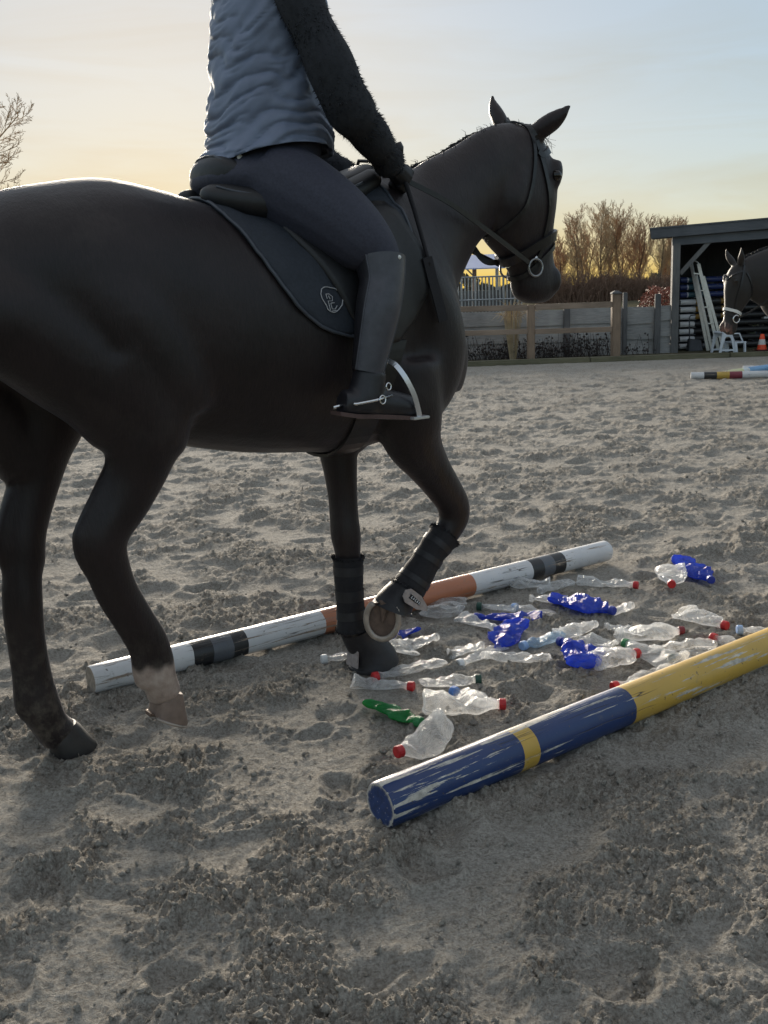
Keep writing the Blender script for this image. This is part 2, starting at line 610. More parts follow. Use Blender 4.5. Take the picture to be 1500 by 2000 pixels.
for k in range(15):
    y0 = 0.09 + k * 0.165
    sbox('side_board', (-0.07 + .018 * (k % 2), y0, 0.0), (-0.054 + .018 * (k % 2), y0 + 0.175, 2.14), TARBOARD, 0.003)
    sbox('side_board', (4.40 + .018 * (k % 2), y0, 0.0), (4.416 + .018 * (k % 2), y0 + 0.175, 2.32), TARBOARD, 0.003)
mb = MB(); mb.box((-0.1, 0.05, 0.022), (4.45, 2.6, 0.03)); mb.build('floor', EARTH, shed)

# ------------------------------------------------------------------ bare trees
BARK = plain('bare_bark', (0.075, 0.055, 0.038), 0.9, 0.35, 8)
TWIG = plain('bare_twigs', (0.40, 0.285, 0.17), 0.85, 0.3, 5, 0)
TWIG2 = plain('reddish_twigs', (0.36, 0.21, 0.125), 0.85, 0.3, 5, 0)


def bare_tree(name, loc, h, label, group, seed, spread=0.5, levels=5, lean=0.0, nbr=(9, 6, 5, 4), r0=0.05, clear=0.2, mat=None, twig_r=0.008, up_=0.10):
    r_ = random.Random(seed)
    t_ = empty(name, loc, r_.uniform(0, 6), label, 'tree', group)
    tr, cr_ = MB(), MB()

    def branch(p, d, L, r, lev):
        n = 4 if lev < 2 else 3
        pts, dirs = [p], [d]
        for i in range(n):
            w = 0.10 if lev == 0 else 0.17
            d = (d + Vector((r_.gauss(0, w), r_.gauss(0, w), r_.gauss(0, w * 0.5) + (up_ if lev else 0.03)))).normalized()
            p = p + d * (L / n)
            pts.append(p); dirs.append(d)
        tip = max(r * 0.35, twig_r * 0.6)
        rr = [r + (tip - r) * i / n for i in range(n + 1)]
        (tr if lev == 0 else cr_).tube(pts, rr, 6 if lev == 0 else (4 if lev == 1 else 3), cap=lev == 0)
        if lev >= levels - 1: return
        for k in range(nbr[lev]):
            f = clear + (1 - clear) * (k + r_.random()) / nbr[lev] if lev == 0 else 0.18 + 0.82 * (k + r_.random()) / nbr[lev]
            f = min(f, 0.99)
            i = min(int(f * n), n - 1)
            q = pts[i].lerp(pts[i + 1], f * n - i)
            a = r_.uniform(0, 2 * math.pi)
            side = dirs[i].orthogonal().normalized()
            side.rotate(Quaternion(dirs[i], a))
            dd = (dirs[i] * (1.0 - 0.25 * spread) + side * (spread + r_.uniform(-0.12, 0.15))).normalized()
            l2 = L * (0.52 if lev == 0 else 0.55) * r_.uniform(0.65, 1.1) * (1.12 - 0.62 * f if lev == 0 else 1.0 - 0.35 * f)
            branch(q, dd, l2, max(r * (1 - 0.65 * f) * 0.55, twig_r), lev + 1)

    branch(Vector((0, 0, -0.1)), Vector((lean, r_.uniform(-.05, .05), 1)).normalized(), h * 0.86, r0, 0)
    tr.build('trunk', BARK, t_, True)
    cr_.build('crown', mat or TWIG, t_, False)
    return t_


grove = [  # x, y, height, seed, lean
    (13.8, 79, 4.3, -.12), (14.5, 81, 5.2, -.08), (15.2, 78, 5.9, -.05), (15.9, 80, 6.6, -.02), (16.6, 82, 6.9, 0), (17.2, 79, 7.0, .0), (17.9, 81, 6.9, .02),
    (18.5, 79, 6.6, -.03), (19.1, 82, 6.6, .02), (19.7, 79, 6.1, .03), (20.4, 81, 6.0, .0), (21.1, 78, 5.8, .05), (21.8, 80, 5.9, .02), (22.6, 79, 5.8, .06), (23.5, 81, 5.9, .04)]
tree_txt = ['leftmost low bare tree of the far grove, leaning towards the horse', 'second bare tree from the left in the far grove', 'third bare tree from the left in the far grove, low and bushy', 'tall bare tree in the left half of the far grove',
            'fifth bare tree from the left in the far grove', 'tallest bare tree in the middle of the far grove', 'seventh bare tree from the left in the far grove', 'bare tree straight above the capped corner post',
            'ninth bare tree from the left in the far grove', 'tenth bare tree from the left in the far grove', 'bare tree rising above the left end of the red hedge', 'bare tree in front of the shed roof corner, left of its post',
            'bare tree showing between shed post and roof corner', 'bare tree half hidden behind the shed post', 'rightmost bare tree of the grove, behind the shed']
for i, (x, y, h, ln) in enumerate(grove):
    bare_tree('bare_tree', (x, y, 0), h, tree_txt[i], 'bare trees of the far grove', 100 + i, spread=0.52, lean=ln, nbr=(18, 9, 6, 4), r0=0.07, clear=0.08, twig_r=0.0075, up_=0.17, mat=TWIG if i % 3 else TWIG2)
bare_tree('bare_tree', (-10.1, 26, 0), 6.1, 'bare tree at the left edge of the picture above the horse rump', None, 77, spread=0.66, levels=5, nbr=(15, 10, 7, 5), r0=0.12, clear=0.25, twig_r=0.006)

# undergrowth at the foot of the grove
mb = MB()
r_ = random.Random(5)
for k in range(2600):
    x, y = r_.uniform(11.5, 25.5), r_.uniform(74, 77.5)
    h = r_.uniform(0.6, 1.9) * (1.15 if x < 19 else 0.85)
    p = Vector((x, y, -0.05))
    q = p + Vector((r_.gauss(0, .25), r_.gauss(0, .2), h * .6)); e = q + Vector((r_.gauss(0, .35), r_.gauss(0, .2), h * .45))
    mb.tube([p, q, e], [0.022, 0.016, 0.006], 3, cap=False)
    for j in range(3):
        f = q.lerp(e, r_.random()); g = f + Vector((r_.gauss(0, .22), r_.gauss(0, .2), r_.uniform(.05, .35)))
        mb.tube([f, g], [0.012, 0.006], 3, cap=False)
tag(mb.build('undergrowth', plain('brown_brush', (0.19, 0.12, 0.085), 0.9, 0.3, 4, 0)), 'tangled brown undergrowth at the foot of the bare grove', 'undergrowth', kind='stuff')

# far hedge line closing the horizon
mb = MB()
for k in range(14000):
    x = r_.uniform(-160, 160); y = r_.uniform(235, 245)
    h = (2.4 + 1.6 * math.sin(x * 0.11) + 1.3 * math.sin(x * 0.37 + 1)) * r_.uniform(0.0, 1.0)
    h = max(h, 0.3)
    c = Vector((x, y, h)); a = r_.uniform(0, 6.28); s_ = r_.uniform(0.25, 0.6)
    U_ = Vector((math.cos(a), math.sin(a) * .3, r_.uniform(-.5, .5))) * s_; V_ = Vector((r_.uniform(-.4, .4), .2, 1)) * s_
    mb.add([c - U_ - V_, c + U_ - V_ * .6, c + V_], [(0, 1, 2)])
tag(mb.build('distant_treeline', plain('far_brush', (0.075, 0.065, 0.05), 0.9, 0.3, 0.3, 0)), 'low dark line of far trees on the horizon', 'treeline', kind='stuff')

# copper beech hedge
mb = MB()
for k in range(4200):
    x, y, z = r_.uniform(0, 2.6), r_.uniform(0, .6), r_.uniform(0, 1)
    top = 0.98 + 0.10 * math.sin(x * 3.1) + 0.05 * math.sin(x * 9)
    z = 0.1 + (top) * (z ** 0.6)
    if x < 0.25: z *= 0.75 + x
    c = Vector((x + r_.gauss(0, .03), y, z)); a = Vector((r_.gauss(0, 1), r_.gauss(0, 1), r_.gauss(0, 1))).normalized() * 0.035
    b = a.orthogonal().normalized() * 0.022
    mb.add([c - a, c + b, c + a, c - b], [(0, 1, 2, 3)])
hd = empty('beech_hedge', (6.12, 23.9, 0.02), 0, 'clipped reddish brown beech hedge behind the plank wall beside the shed', 'hedge')
o = mb.build('leaves', plain('dead_beech_leaf', (0.24, 0.085, 0.05), 0.6, 0.4, 6, 0), hd); tag(o, kind='stuff')
mb = MB()
for k in range(60):
    p = Vector((r_.uniform(0.1, 2.5), r_.uniform(.1, .5), 0)); mb.tube([p, p + Vector((r_.gauss(0, .1), r_.gauss(0, .08), 1.0))], [0.012, 0.004], 3, cap=False)
tag(mb.build('stems', BARK, hd), kind='stuff')

# dead docks and thistles along the plank wall
DEAD = plain('dead_weed', (0.04, 0.033, 0.032), 0.9, 0.3, 9, 0)
wn_ = 0
weed_txt = ['dead dark weed clump nearest the horse chest, against the plank wall', 'dead dark weed clump left of the middle fence post', 'dead dark weed clump just behind the middle fence post',
            'dead dark weed clump right of the middle fence post', 'dead dark weed clump halfway between middle post and corner post', 'dead dark weed clump just left of the capped corner post', 'small dead weed clump on the wall right of the corner post']
for i, (x0, n, hh) in enumerate([(1.6, 60, .5), (2.15, 64, .45), (2.72, 42, .42), (3.05, 42, .40), (3.5, 60, .5), (3.92, 40, .46), (4.62, 14, .42)]):
    wd_ = empty('dead_weeds', (x0, 18.62, 0.0), 0, weed_txt[i], 'weeds', 'dead weeds along the plank wall')
    st, hdm = MB(), MB()
    for k in range(n):
        p = Vector((r_.gauss(0, .19), r_.uniform(-.18, .16), 0))
        h = hh * r_.uniform(.25, 1.0)
        q = p + Vector((r_.gauss(0, .06), r_.gauss(0, .03), h))
        st.tube([p, (p + q) / 2 + Vector((r_.gauss(0, .02), 0, 0)), q], [0.006, 0.004, 0.003], 3, cap=False)
        for j in range(r_.choice((1, 1, 2, 3))):
            c = p.lerp(q, r_.uniform(.35, 1)) + Vector((r_.gauss(0, .03), r_.gauss(0, .02), 0))
            s_ = r_.uniform(.010, .026)
            hdm.add([c + Vector(v) * s_ for v in ((1, 0, 0), (-1, .2, 0), (0, 1, .2), (.1, -1, 0), (0, 0, 1.2), (0, .1, -1))], [(0, 2, 4), (2, 1, 4), (1, 3, 4), (3, 0, 4), (2, 0, 5), (1, 2, 5), (3, 1, 5), (0, 3, 5)])
    st.build('stems', DEAD, wd_); hdm.build('seed_heads', DEAD, wd_)

# pale ornamental grass leaning over the rail under the horse's chin
pg = empty('pampas_grass', (2.36, 18.15, 0.02), 0, 'pale straw coloured grass tuft hanging over the fence rail', 'grass')
mb, mb2 = MB(), MB()
for k in range(110):
    a = r_.uniform(0, 6.28); L = r_.uniform(.95, 1.22); o_ = r_.uniform(.05, .30)
    p = Vector((math.cos(a) * .05, math.sin(a) * .04, 0)); q = p + Vector((math.cos(a) * o_ * .4, math.sin(a) * o_ * .3, L * .8)); e = q + Vector((math.cos(a) * o_ + .05, math.sin(a) * o_ * .6 - .12, L * r_.uniform(-.16, .16)))
    mb.tube([p, q, (q + e) / 2 + Vector((0, 0, .03)), e], [0.002, 0.003, 0.004, 0.001], 3, cap=False)
mb.build('blades', plain('straw', (0.42, 0.34, 0.22), 0.8, 0.3, 8, 0), pg)

# ------------------------------------------------------------------ horse walker behind the arena
GALV = plain('galvanised_steel', (0.34, 0.36, 0.38), 0.45, 0.2, 12, 0.1, Metallic=0.6)
WHITEBLUE = plain('pale_roof_sheet', (0.36, 0.42, 0.62), 0.55, 0.06, 3, 0)
wk = empty('horse_walker', (2.7, 28, 0.0), 0, 'galvanised barred horse walker enclosure seen under the horse chin', 'horse walker')
def wz(x): return 1.60 - 0.02 * x
for k in range(34):
    x = -1.9 + k * 0.094
    y = 0.35 * math.cos(x)
    mb = MB(); mb.tube([(x, y, 0), (x, y, 1.58)], 0.017 if k % 4 else 0.028, 6)
    mb.build('bar', GALV, wk)
for z in (1.585, 0.98, 0.35):
    mb = MB(); mb.tube([(-1.92 + k * 0.16, 0.35 * math.cos(-1.92 + k * 0.16), z) for k in range(21)], 0.024, 6); mb.build('rail', GALV, wk)
for k in range(7):
    x = -1.85 + k * 0.46
    mb = MB(); mb.box((x, 1.2, 0.0), (x + 0.44, 1.23, 1.22), 0.01)
    mb.build('panel', GREYPOST, wk)
cp = empty('canopy', (2.9, 30, 0.0), 0, 'pale blue metal canopy roof on a steel post behind the horse walker', 'canopy')
mb = MB()
mb.loft([[(-0.80, -1.0, 1.80), (0.68, -1.0, 1.80), (0.68, -1.0, 1.83), (-0.80, -1.0, 1.83)], [(-0.40, 1.6, 2.24), (0.80, 1.6, 2.24), (0.80, 1.6, 2.27), (-0.40, 1.6, 2.27)]])
mb.build('roof', WHITEBLUE, cp)
mb = MB(); mb.tube([(-0.12, -0.4, 0), (-0.12, -0.4, 1.88)], 0.06, 10); mb.build('post', plain('rusty_pole', (0.28, 0.2, 0.17), 0.7), cp)
mb = MB(); mb.tube([(-0.12, -0.4, 1.6), (-0.38, -0.6, 1.85)], 0.02, 6); mb.build('strut', GALV, cp)
mb = MB(); mb.tube([(0.7, 1.2, 0), (0.7, 1.2, 2.15)], 0.05, 10); mb.build('post', GALV, cp)
# ------------------------------------------------------------------ painted poles
def paint_mat(name, L, bands, base=(0.33, 0.26, 0.19), wear=0.5, seed=0.0, streak=(0.8, 16, 16), dirt=0.3):
    """colour bands along the pole's length, worn through to the wood in streaks and specks"""
    t = NT(name)
    sx = t.node('ShaderNodeSeparateXYZ'); t.l.new(t.coord(), sx.inputs[0])
    wob = t.noise(14, 3)
    a = t.node('ShaderNodeMath', operation='MULTIPLY_ADD'); t.l.new(wob, a.inputs[0]); a.inputs[1].default_value = 0.012; t.l.new(sx.outputs['X'], a.inputs[2])
    dv = t.node('ShaderNodeMath', operation='DIVIDE'); t.l.new(a.outputs[0], dv.inputs[0]); dv.inputs[1].default_value = L
    col = t.ramp(dv.outputs[0], [(max(0.0, p / L), c) for p, c in bands], 'CONSTANT')
    tone = t.noise(5, 4)
    col = t.mix(0.35, col, t.ramp(tone, [(0.3, (0.55, 0.55, 0.55)), (0.7, (1, 1, 1))]), 'MULTIPLY')
    ad = t.node('ShaderNodeVectorMath', operation='ADD'); t.l.new(t.coord('Object', streak), ad.inputs[0]); ad.inputs[1].default_value = (seed, seed * 2.1, seed * 0.7)
    st = t.noise(3.2, 9, 0.68, ad.outputs[0], 0.5)
    big = t.noise(3.0, 3, 0.5, ad.outputs[0])
    sm = t.node('ShaderNodeMath', operation='MULTIPLY_ADD'); t.l.new(big, sm.inputs[0]); sm.inputs[1].default_value = 0.45; t.l.new(st, sm.inputs[2])
    th = 0.92 - 0.16 * wear
    wm = t.ramp(sm.outputs[0], [(th, (0, 0, 0)), (th + 0.02, (1, 1, 1))])
    worn = t.ramp(t.noise(40, 5), [(0.3, tuple(x * 0.7 for x in base)), (0.7, tuple(min(1, x * 1.5) for x in base))])
    col = t.mix(wm, col, worn)
    # dried mud, specks and knocks
    dn = t.noise(22, 6, 0.7)
    col = t.mix(t.ramp(dn, [(0.60, (0, 0, 0)), (0.78, (dirt, dirt, dirt))]), col, (0.19, 0.16, 0.125))
    spk = t.noise(75, 2, 0.5)
    col = t.mix(t.ramp(spk, [(0.70, (0, 0, 0)), (0.73, (0.8, 0.8, 0.8))]), col, (0.10, 0.08, 0.06))
    # long drying cracks
    ck = t.noise(2.2, 3, 0.5, t.coord('Object', (0.5, 10, 10)), 0.3)
    cl = t.ramp(ck, [(0.493, (0, 0, 0)), (0.5, (1, 1, 1)), (0.507, (0, 0, 0))])
    gate = t.ramp(t.noise(1.9, 2), [(0.52, (0, 0, 0)), (0.58, (1, 1, 1))])
    crk = t.mix(1.0, cl, gate, 'MULTIPLY')
    col = t.mix(crk, col, (0.05, 0.04, 0.03))
    inv = t.node('ShaderNodeInvert'); t.l.new(crk, inv.inputs['Color'])
    b = t.bump(inv.outputs[0], 0.6, 0.004); b = t.bump(wm, -0.35, 0.0025, b); b = t.bump(t.noise(30, 6), 0.12, 0.004, b)
    rg = t.ramp(wm, [(0, (0.38, 0.38, 0.38)), (1, (0.85, 0.85, 0.85))])
    return t.set(Base_Color=col, Roughness=rg, Normal=b)


def end_mat(name, face, rim=(0.5, 0.46, 0.40), rr=0.78, r=0.05):
    """sawn end: painted or bare face with a chipped pale rim"""
    t = NT(name)
    sx = t.node('ShaderNodeSeparateXYZ'); t.l.new(t.coord(), sx.inputs[0])
    cb = t.node('ShaderNodeCombineXYZ'); t.l.new(sx.outputs['Y'], cb.inputs[1]); t.l.new(sx.outputs['Z'], cb.inputs[2])
    ln = t.node('ShaderNodeVectorMath', operation='LENGTH'); t.l.new(cb.outputs[0], ln.inputs[0])
    m = t.node('ShaderNodeMath', operation='MULTIPLY_ADD'); t.l.new(t.noise(55, 4), m.inputs[0]); m.inputs[1].default_value = r * 0.35; t.l.new(ln.outputs[1], m.inputs[2])
    k = t.ramp(m.outputs[0], [(r * rr + r * 0.17, (0, 0, 0)), (r * rr + r * 0.2, (1, 1, 1))])
    f = t.ramp(t.noise(60, 5), [(0.3, tuple(c * 0.7 for c in face)), (0.7, tuple(min(1, c * 1.3) for c in face))])
    sp = t.ramp(t.noise(120, 2), [(0.68, (0, 0, 0)), (0.72, (0.7, 0.7, 0.7))])
    f = t.mix(sp, f, rim)
    return t.set(Base_Color=t.mix(k, f, rim), Roughness=0.7, Normal=t.bump(t.noise(80, 5), 0.4, 0.003))


def pole_mesh(L, r, seg=28, rows=60, rough=0.0, seed=0):
    mb = MB()
    prof = [(0.0, r * 0.93), (r * 0.10, r)] + [(r * 0.1 + (L - r * 0.2) * k / rows, r) for k in range(1, rows)] + [(L - r * 0.10, r), (L, r * 0.93)]
    rings = []
    for x, q in prof:
        rings.append([(x, q * math.cos(a) * (1 + rough * math.sin(3 * a + x * 2 + seed)), q * math.sin(a) * (1 + rough * math.sin(2 * a - x * 3 + seed))) for a in [2 * math.pi * k / seg for k in range(seg)]])
    mb.loft(rings, cap=False)
    return mb, rings


def pole(name, loc, yaw, L, r, mat, emat, label, group=None, pitch=0.0, rows=40, rough=0.012, seed=0, roll=0.0):
    t_ = empty(name, loc, yaw, label, 'pole', group)
    t_.rotation_euler = (roll, -pitch, yaw)
    mb, rings = pole_mesh(L, r, 28, rows, rough, seed)
    o = mb.build('shaft', mat, t_, True)
    for k, rg in ((0, rings[0][::-1]), (1, rings[-1])):
        m2 = MB(); c = (0.0015 if k == 0 else L - 0.0015, 0, 0)
        n = len(rg)
        m2.add(list(rg) + [c], [(i, (i + 1) % n, n) for i in range(n)])
        m2.build('end_face', emat, t_)
    return t_


NAVY, YEL, WHT, BLK, GRY, ORG = (0.016, 0.040, 0.135), (0.58, 0.37, 0.07), (0.66, 0.66, 0.67), (0.028, 0.028, 0.030), (0.12, 0.13, 0.15), (0.46, 0.17, 0.085)
bp = paint_mat('blue_yellow_paint', 3.0, [(0, NAVY), (0.45, YEL), (0.515, NAVY), (0.925, YEL), (2.1, NAVY), (2.5, YEL), (2.57, NAVY)], base=(0.42, 0.40, 0.36), wear=0.78, seed=3.3, dirt=0.5)
pole('jumping_pole', (-0.035, 2.342, 0.056), R(37.3), 3.0, 0.060, bp, end_mat('blue_end', NAVY, (0.42, 0.40, 0.37), 0.80, 0.06), 'blue and yellow painted pole lying in front of the bottles', seed=1)
wpm = paint_mat('white_orange_paint', 2.56, [(0, WHT), (0.365, BLK), (0.447, GRY), (0.525, BLK), (0.585, WHT), (0.93, ORG), (1.70, WHT), (2.04, BLK), (2.11, GRY), (2.178, BLK), (2.243, WHT)], base=(0.24, 0.19, 0.15), wear=0.55, seed=8.1, dirt=0.85)
pole('jumping_pole', (-1.02, 3.30, 0.047), R(35.5), 2.56, 0.050, wpm, end_mat('wood_end', (0.26, 0.22, 0.18), (0.40, 0.36, 0.32), 0.9, 0.05), 'white pole with orange, black and grey bands behind the horse legs', seed=2)
MAR = (0.22, 0.035, 0.055)
m1 = paint_mat('white_black_yellow_maroon_paint', 3.0, [(0, WHT), (0.17, BLK), (0.33, YEL), (0.50, MAR), (0.665, WHT), (1.03, MAR), (1.2, YEL), (1.4, WHT)], wear=0.3, seed=1.0)
we = end_mat('white_end', (0.55, 0.55, 0.54), (0.5, 0.48, 0.45), 0.9, 0.05)
pole('jumping_pole', (4.20, 13.86, 0.046), R(-9), 3.0, 0.048, m1, we, 'white, black, yellow and maroon pole lying on the far sand at right')
m2 = paint_mat('white_black_yellow_paint', 3.0, [(0, WHT), (0.22, BLK), (0.40, YEL), (0.7, BLK), (1.0, WHT)], wear=0.3, seed=2.0)
pole('jumping_pole', (5.17, 14.62, 0.046), R(-4), 3.0, 0.048, m2, we, 'white, black and yellow pole, farthest of the three at right')
m3 = paint_mat('pale_yellow_blue_paint', 3.0, [(0, (0.62, 0.62, 0.36)), (0.30, (0.60, 0.66, 0.68)), (0.42, (0.20, 0.40, 0.66)), (1.4, WHT)], wear=0.3, seed=2.6)
pole('jumping_pole', (4.72, 13.96, 0.050), R(31), 3.0, 0.046, m3, we, 'pale yellow and light blue pole crossing between two others at right', pitch=0.03)

# ------------------------------------------------------------------ plastic bottles
def pet(name, col, opac=0.30, edge=0.55, tr=0.93, rough=0.22):
    t = NT(name)
    lw = t.node('ShaderNodeLayerWeight', Blend=0.55)
    b = t.bump(t.noise(24, 4, 0.55, None, 2.0), 0.6, 0.014)
    b = t.bump(t.noise(120, 3), 0.25, 0.003, b)
    t.l.new(b, lw.inputs['Normal'])
    t.set(Base_Color=col, Roughness=rough, Normal=b, Specular_IOR_Level=0.7)
    trn = t.node('ShaderNodeBsdfTransparent'); trn.inputs[0].default_value = tuple(0.35 + 0.65 * c if max(col) > .5 else c for c in col) + (1,)
    if max(col) > 0.55: trn.inputs[0].default_value = (tr, tr, tr, 1)
    tl = t.node('ShaderNodeBsdfTranslucent'); tl.inputs[0].default_value = col + (1,)
    m0 = t.node('ShaderNodeMixShader'); m0.inputs[0].default_value = 0.55
    t.l.new(t.b.outputs[0], m0.inputs[1]); t.l.new(tl.outputs[0], m0.inputs[2])
    f = t.ramp(lw.outputs['Facing'], [(0.15, (opac,) * 3), (0.85, (edge,) * 3)])
    smear = t.ramp(t.noise(16, 5), [(0.45, (0, 0, 0)), (0.75, (0.35, 0.35, 0.35))])
    f = t.mix(1.0, f, smear, 'ADD')
    mx = t.node('ShaderNodeMixShader')
    t.l.new(f, mx.inputs[0]); t.l.new(trn.outputs[0], mx.inputs[1]); t.l.new(m0.outputs[0], mx.inputs[2])
    t.l.new(mx.outputs[0], t.out.inputs[0])
    return t.m


PET = {'clear': pet('clear_plastic', (0.90, 0.91, 0.91), 0.15, 0.68, 0.95, 0.12), 'blue': pet('blue_plastic', (0.03, 0.085, 0.62), 0.66, 0.95), 'green': pet('green_plastic', (0.03, 0.34, 0.09), 0.7, 0.95),
       'paleblue': pet('pale_blue_plastic', (0.42, 0.60, 0.78), 0.35, 0.7)}
CAPS = {k: plain(k + '_cap_plastic', c, 0.4, 0.12, 60, 0.1) for k, c in dict(red=(0.50, 0.018, 0.022), darkred=(0.20, 0.015, 0.022), green=(0.02, 0.20, 0.06), darkgreen=(0.012, 0.06, 0.04), blue=(0.02, 0.04, 0.30), blue2=(0.10, 0.24, 0.62), paleblue=(0.30, 0.45, 0.72), white=(0.72, 0.73, 0.73)).items()}


def bottle_profile(L, r):
    """(distance from base, radius) of a drinks bottle of length L"""
    P = [(0.0, r * 0.55), (0.012, r * 0.92), (0.03, r), (0.10, r * 0.98), (0.18, r * 0.93), (0.26, r), (0.42, r * 0.99), (0.50, r * 0.93), (0.58, r), (0.66, r * 0.97), (0.76, r * 0.74), (0.85, r * 0.46), (0.915, 0.015), (0.93, 0.0165), (0.945, 0.0145), (1.0, 0.0135)]
    return [(a * L, b) for a, b in P]


def bottle(kind, cap, x, y, yaw, L, W, label, seed, lift=0.0, flat=None, bend=None, base_up=0.0):
    r_ = random.Random(seed)
    L = max(0.15, min(L * 1.06, 0.31)); W = max(W * 1.22, 0.05)
    r0 = min(max(W * 0.46, 0.025), 0.05)
    flat = r_.uniform(0.30, 0.55) if flat is None else flat * .9
    prof = catmull(bottle_profile(L, r0), 3)
    nseg = 26
    bd = r_.uniform(-0.35, 0.35) if bend is None else bend
    tw = r_.uniform(-0.9, 0.9)
    sx_, sy_, sz_ = r_.uniform(0, 50), r_.uniform(0, 50), r_.uniform(0, 50)
    gs_ = np.linspace(-.45, .45, 9) * L
    zs = float(np.percentile(ground_h(x + gs_ * math.cos(yaw), y + gs_ * math.sin(yaw)), 70))
    wid = W / (2 * r0) * 1.12
    from mathutils import noise as mn
    folds = [(r_.uniform(.08, .78), r_.uniform(-.9, .9), r_.uniform(.10, .22), r_.uniform(.35, .85)) for _ in range(r_.choice((2, 3, 3, 4)))]
    rings = []
    for a, q_ in prof:
        f = a / L
        body_ = float(1 - sstep(0.78, 0.92, np.array(f)))
        cx = a - L / 2
        off = bd * (f - 0.5) ** 2 * L * 1.6 * (1 if f < .5 else -.6)
        th = tw * (f - 0.5) * body_
        rg = []
        for k in range(nseg):
            an = 2 * math.pi * k / nseg
            ca_, sa_ = math.cos(an), math.sin(an)
            # lens shaped, pressed section
            fl = 1 - (1 - flat) * body_
            py, pz = q_ * ca_ * (1 + (wid - 1) * body_), q_ * sa_ * max(fl, .12)
            u_ = ca_
            dent = 0.0
            for fp, sl, wdt, dp in folds:         # straight creases across the wall, each with its own slant
                tt = (f - fp - sl * 0.16 * u_) / wdt
                if abs(tt) < 1: dent += dp * (1 - abs(tt))
            dent = min(dent, .95) * body_
            if sa_ > 0: pz *= 1 - 1.05 * dent      # upper wall caves in
            py *= 1 - .22 * dent
            v = Vector((a * 17 + sx_, py * 17 + sy_, (1 if sa_ > 0 else -1) * 2.0 + sz_))
            cr1 = (0.33 - abs(mn.noise(v))) * 0.022 + (0.3 - abs(mn.noise(v * 2.3))) * 0.006
            cr1 *= body_ * (r0 / 0.035)
            pz += cr1 * (1.0 if sa_ > 0 else .35)
            py += cr1 * ca_ * .8 + .005 * mn.noise(v * .6) * body_
            py3 = py * math.cos(th) - pz * math.sin(th); pz3 = py * math.sin(th) + pz * math.cos(th)
            rg.append((cx + 0.010 * mn.noise(v * 1.1) * body_, py3 + off, pz3 + base_up * max(0, 0.5 - f) ** 1.5))
        rings.append(rg)
    zmin = min(p[2] for rg in rings for p in rg)
    t_ = empty('plastic_bottle', (x, y, zs - zmin - 0.005 + lift), yaw, label, 'bottle', 'crushed bottles scattered between the poles')
    mb = MB(); mb.loft(rings, cap=False)
    m = len(rings[0]); cb = np.mean(np.array(rings[0]), 0)
    mb.add(list(rings[0]) + [tuple(cb + np.array([0.008, 0, 0]))], [((i + 1) % m, i, m) for i in range(m)])
    if not cap:
        pass
    o = mb.build('shell', PET[kind], t_, seed % 3 == 0)
    if cap:
        c0 = Vector(np.mean(np.array(rings[-1]), 0)); c1_ = Vector(np.mean(np.array(rings[-4]), 0)); d = (c0 - c1_).normalized()
        pts, rr = [], []
        for a, q_ in ((-0.015, 0.0166), (-0.013, 0.0175), (0.003, 0.0175), (0.006, 0.0160), (0.0065, 0.004)):
            pts.append(c0 + d * a); rr.append(q_)
        mb = MB()
        T = d; A_ = T.orthogonal().normalized(); B_ = T.cross(A_)
        rgs = []
        for p, q_ in zip(pts, rr):
            rgs.append([p + (A_ * math.cos(2 * math.pi * k / 36) + B_ * math.sin(2 * math.pi * k / 36)) * (q_ * (1.0 if k % 2 or q_ < .0165 else 1.035)) for k in range(36)])
        mb.loft(rgs)
        mb.build('cap', CAPS[cap], t_)
    return t_


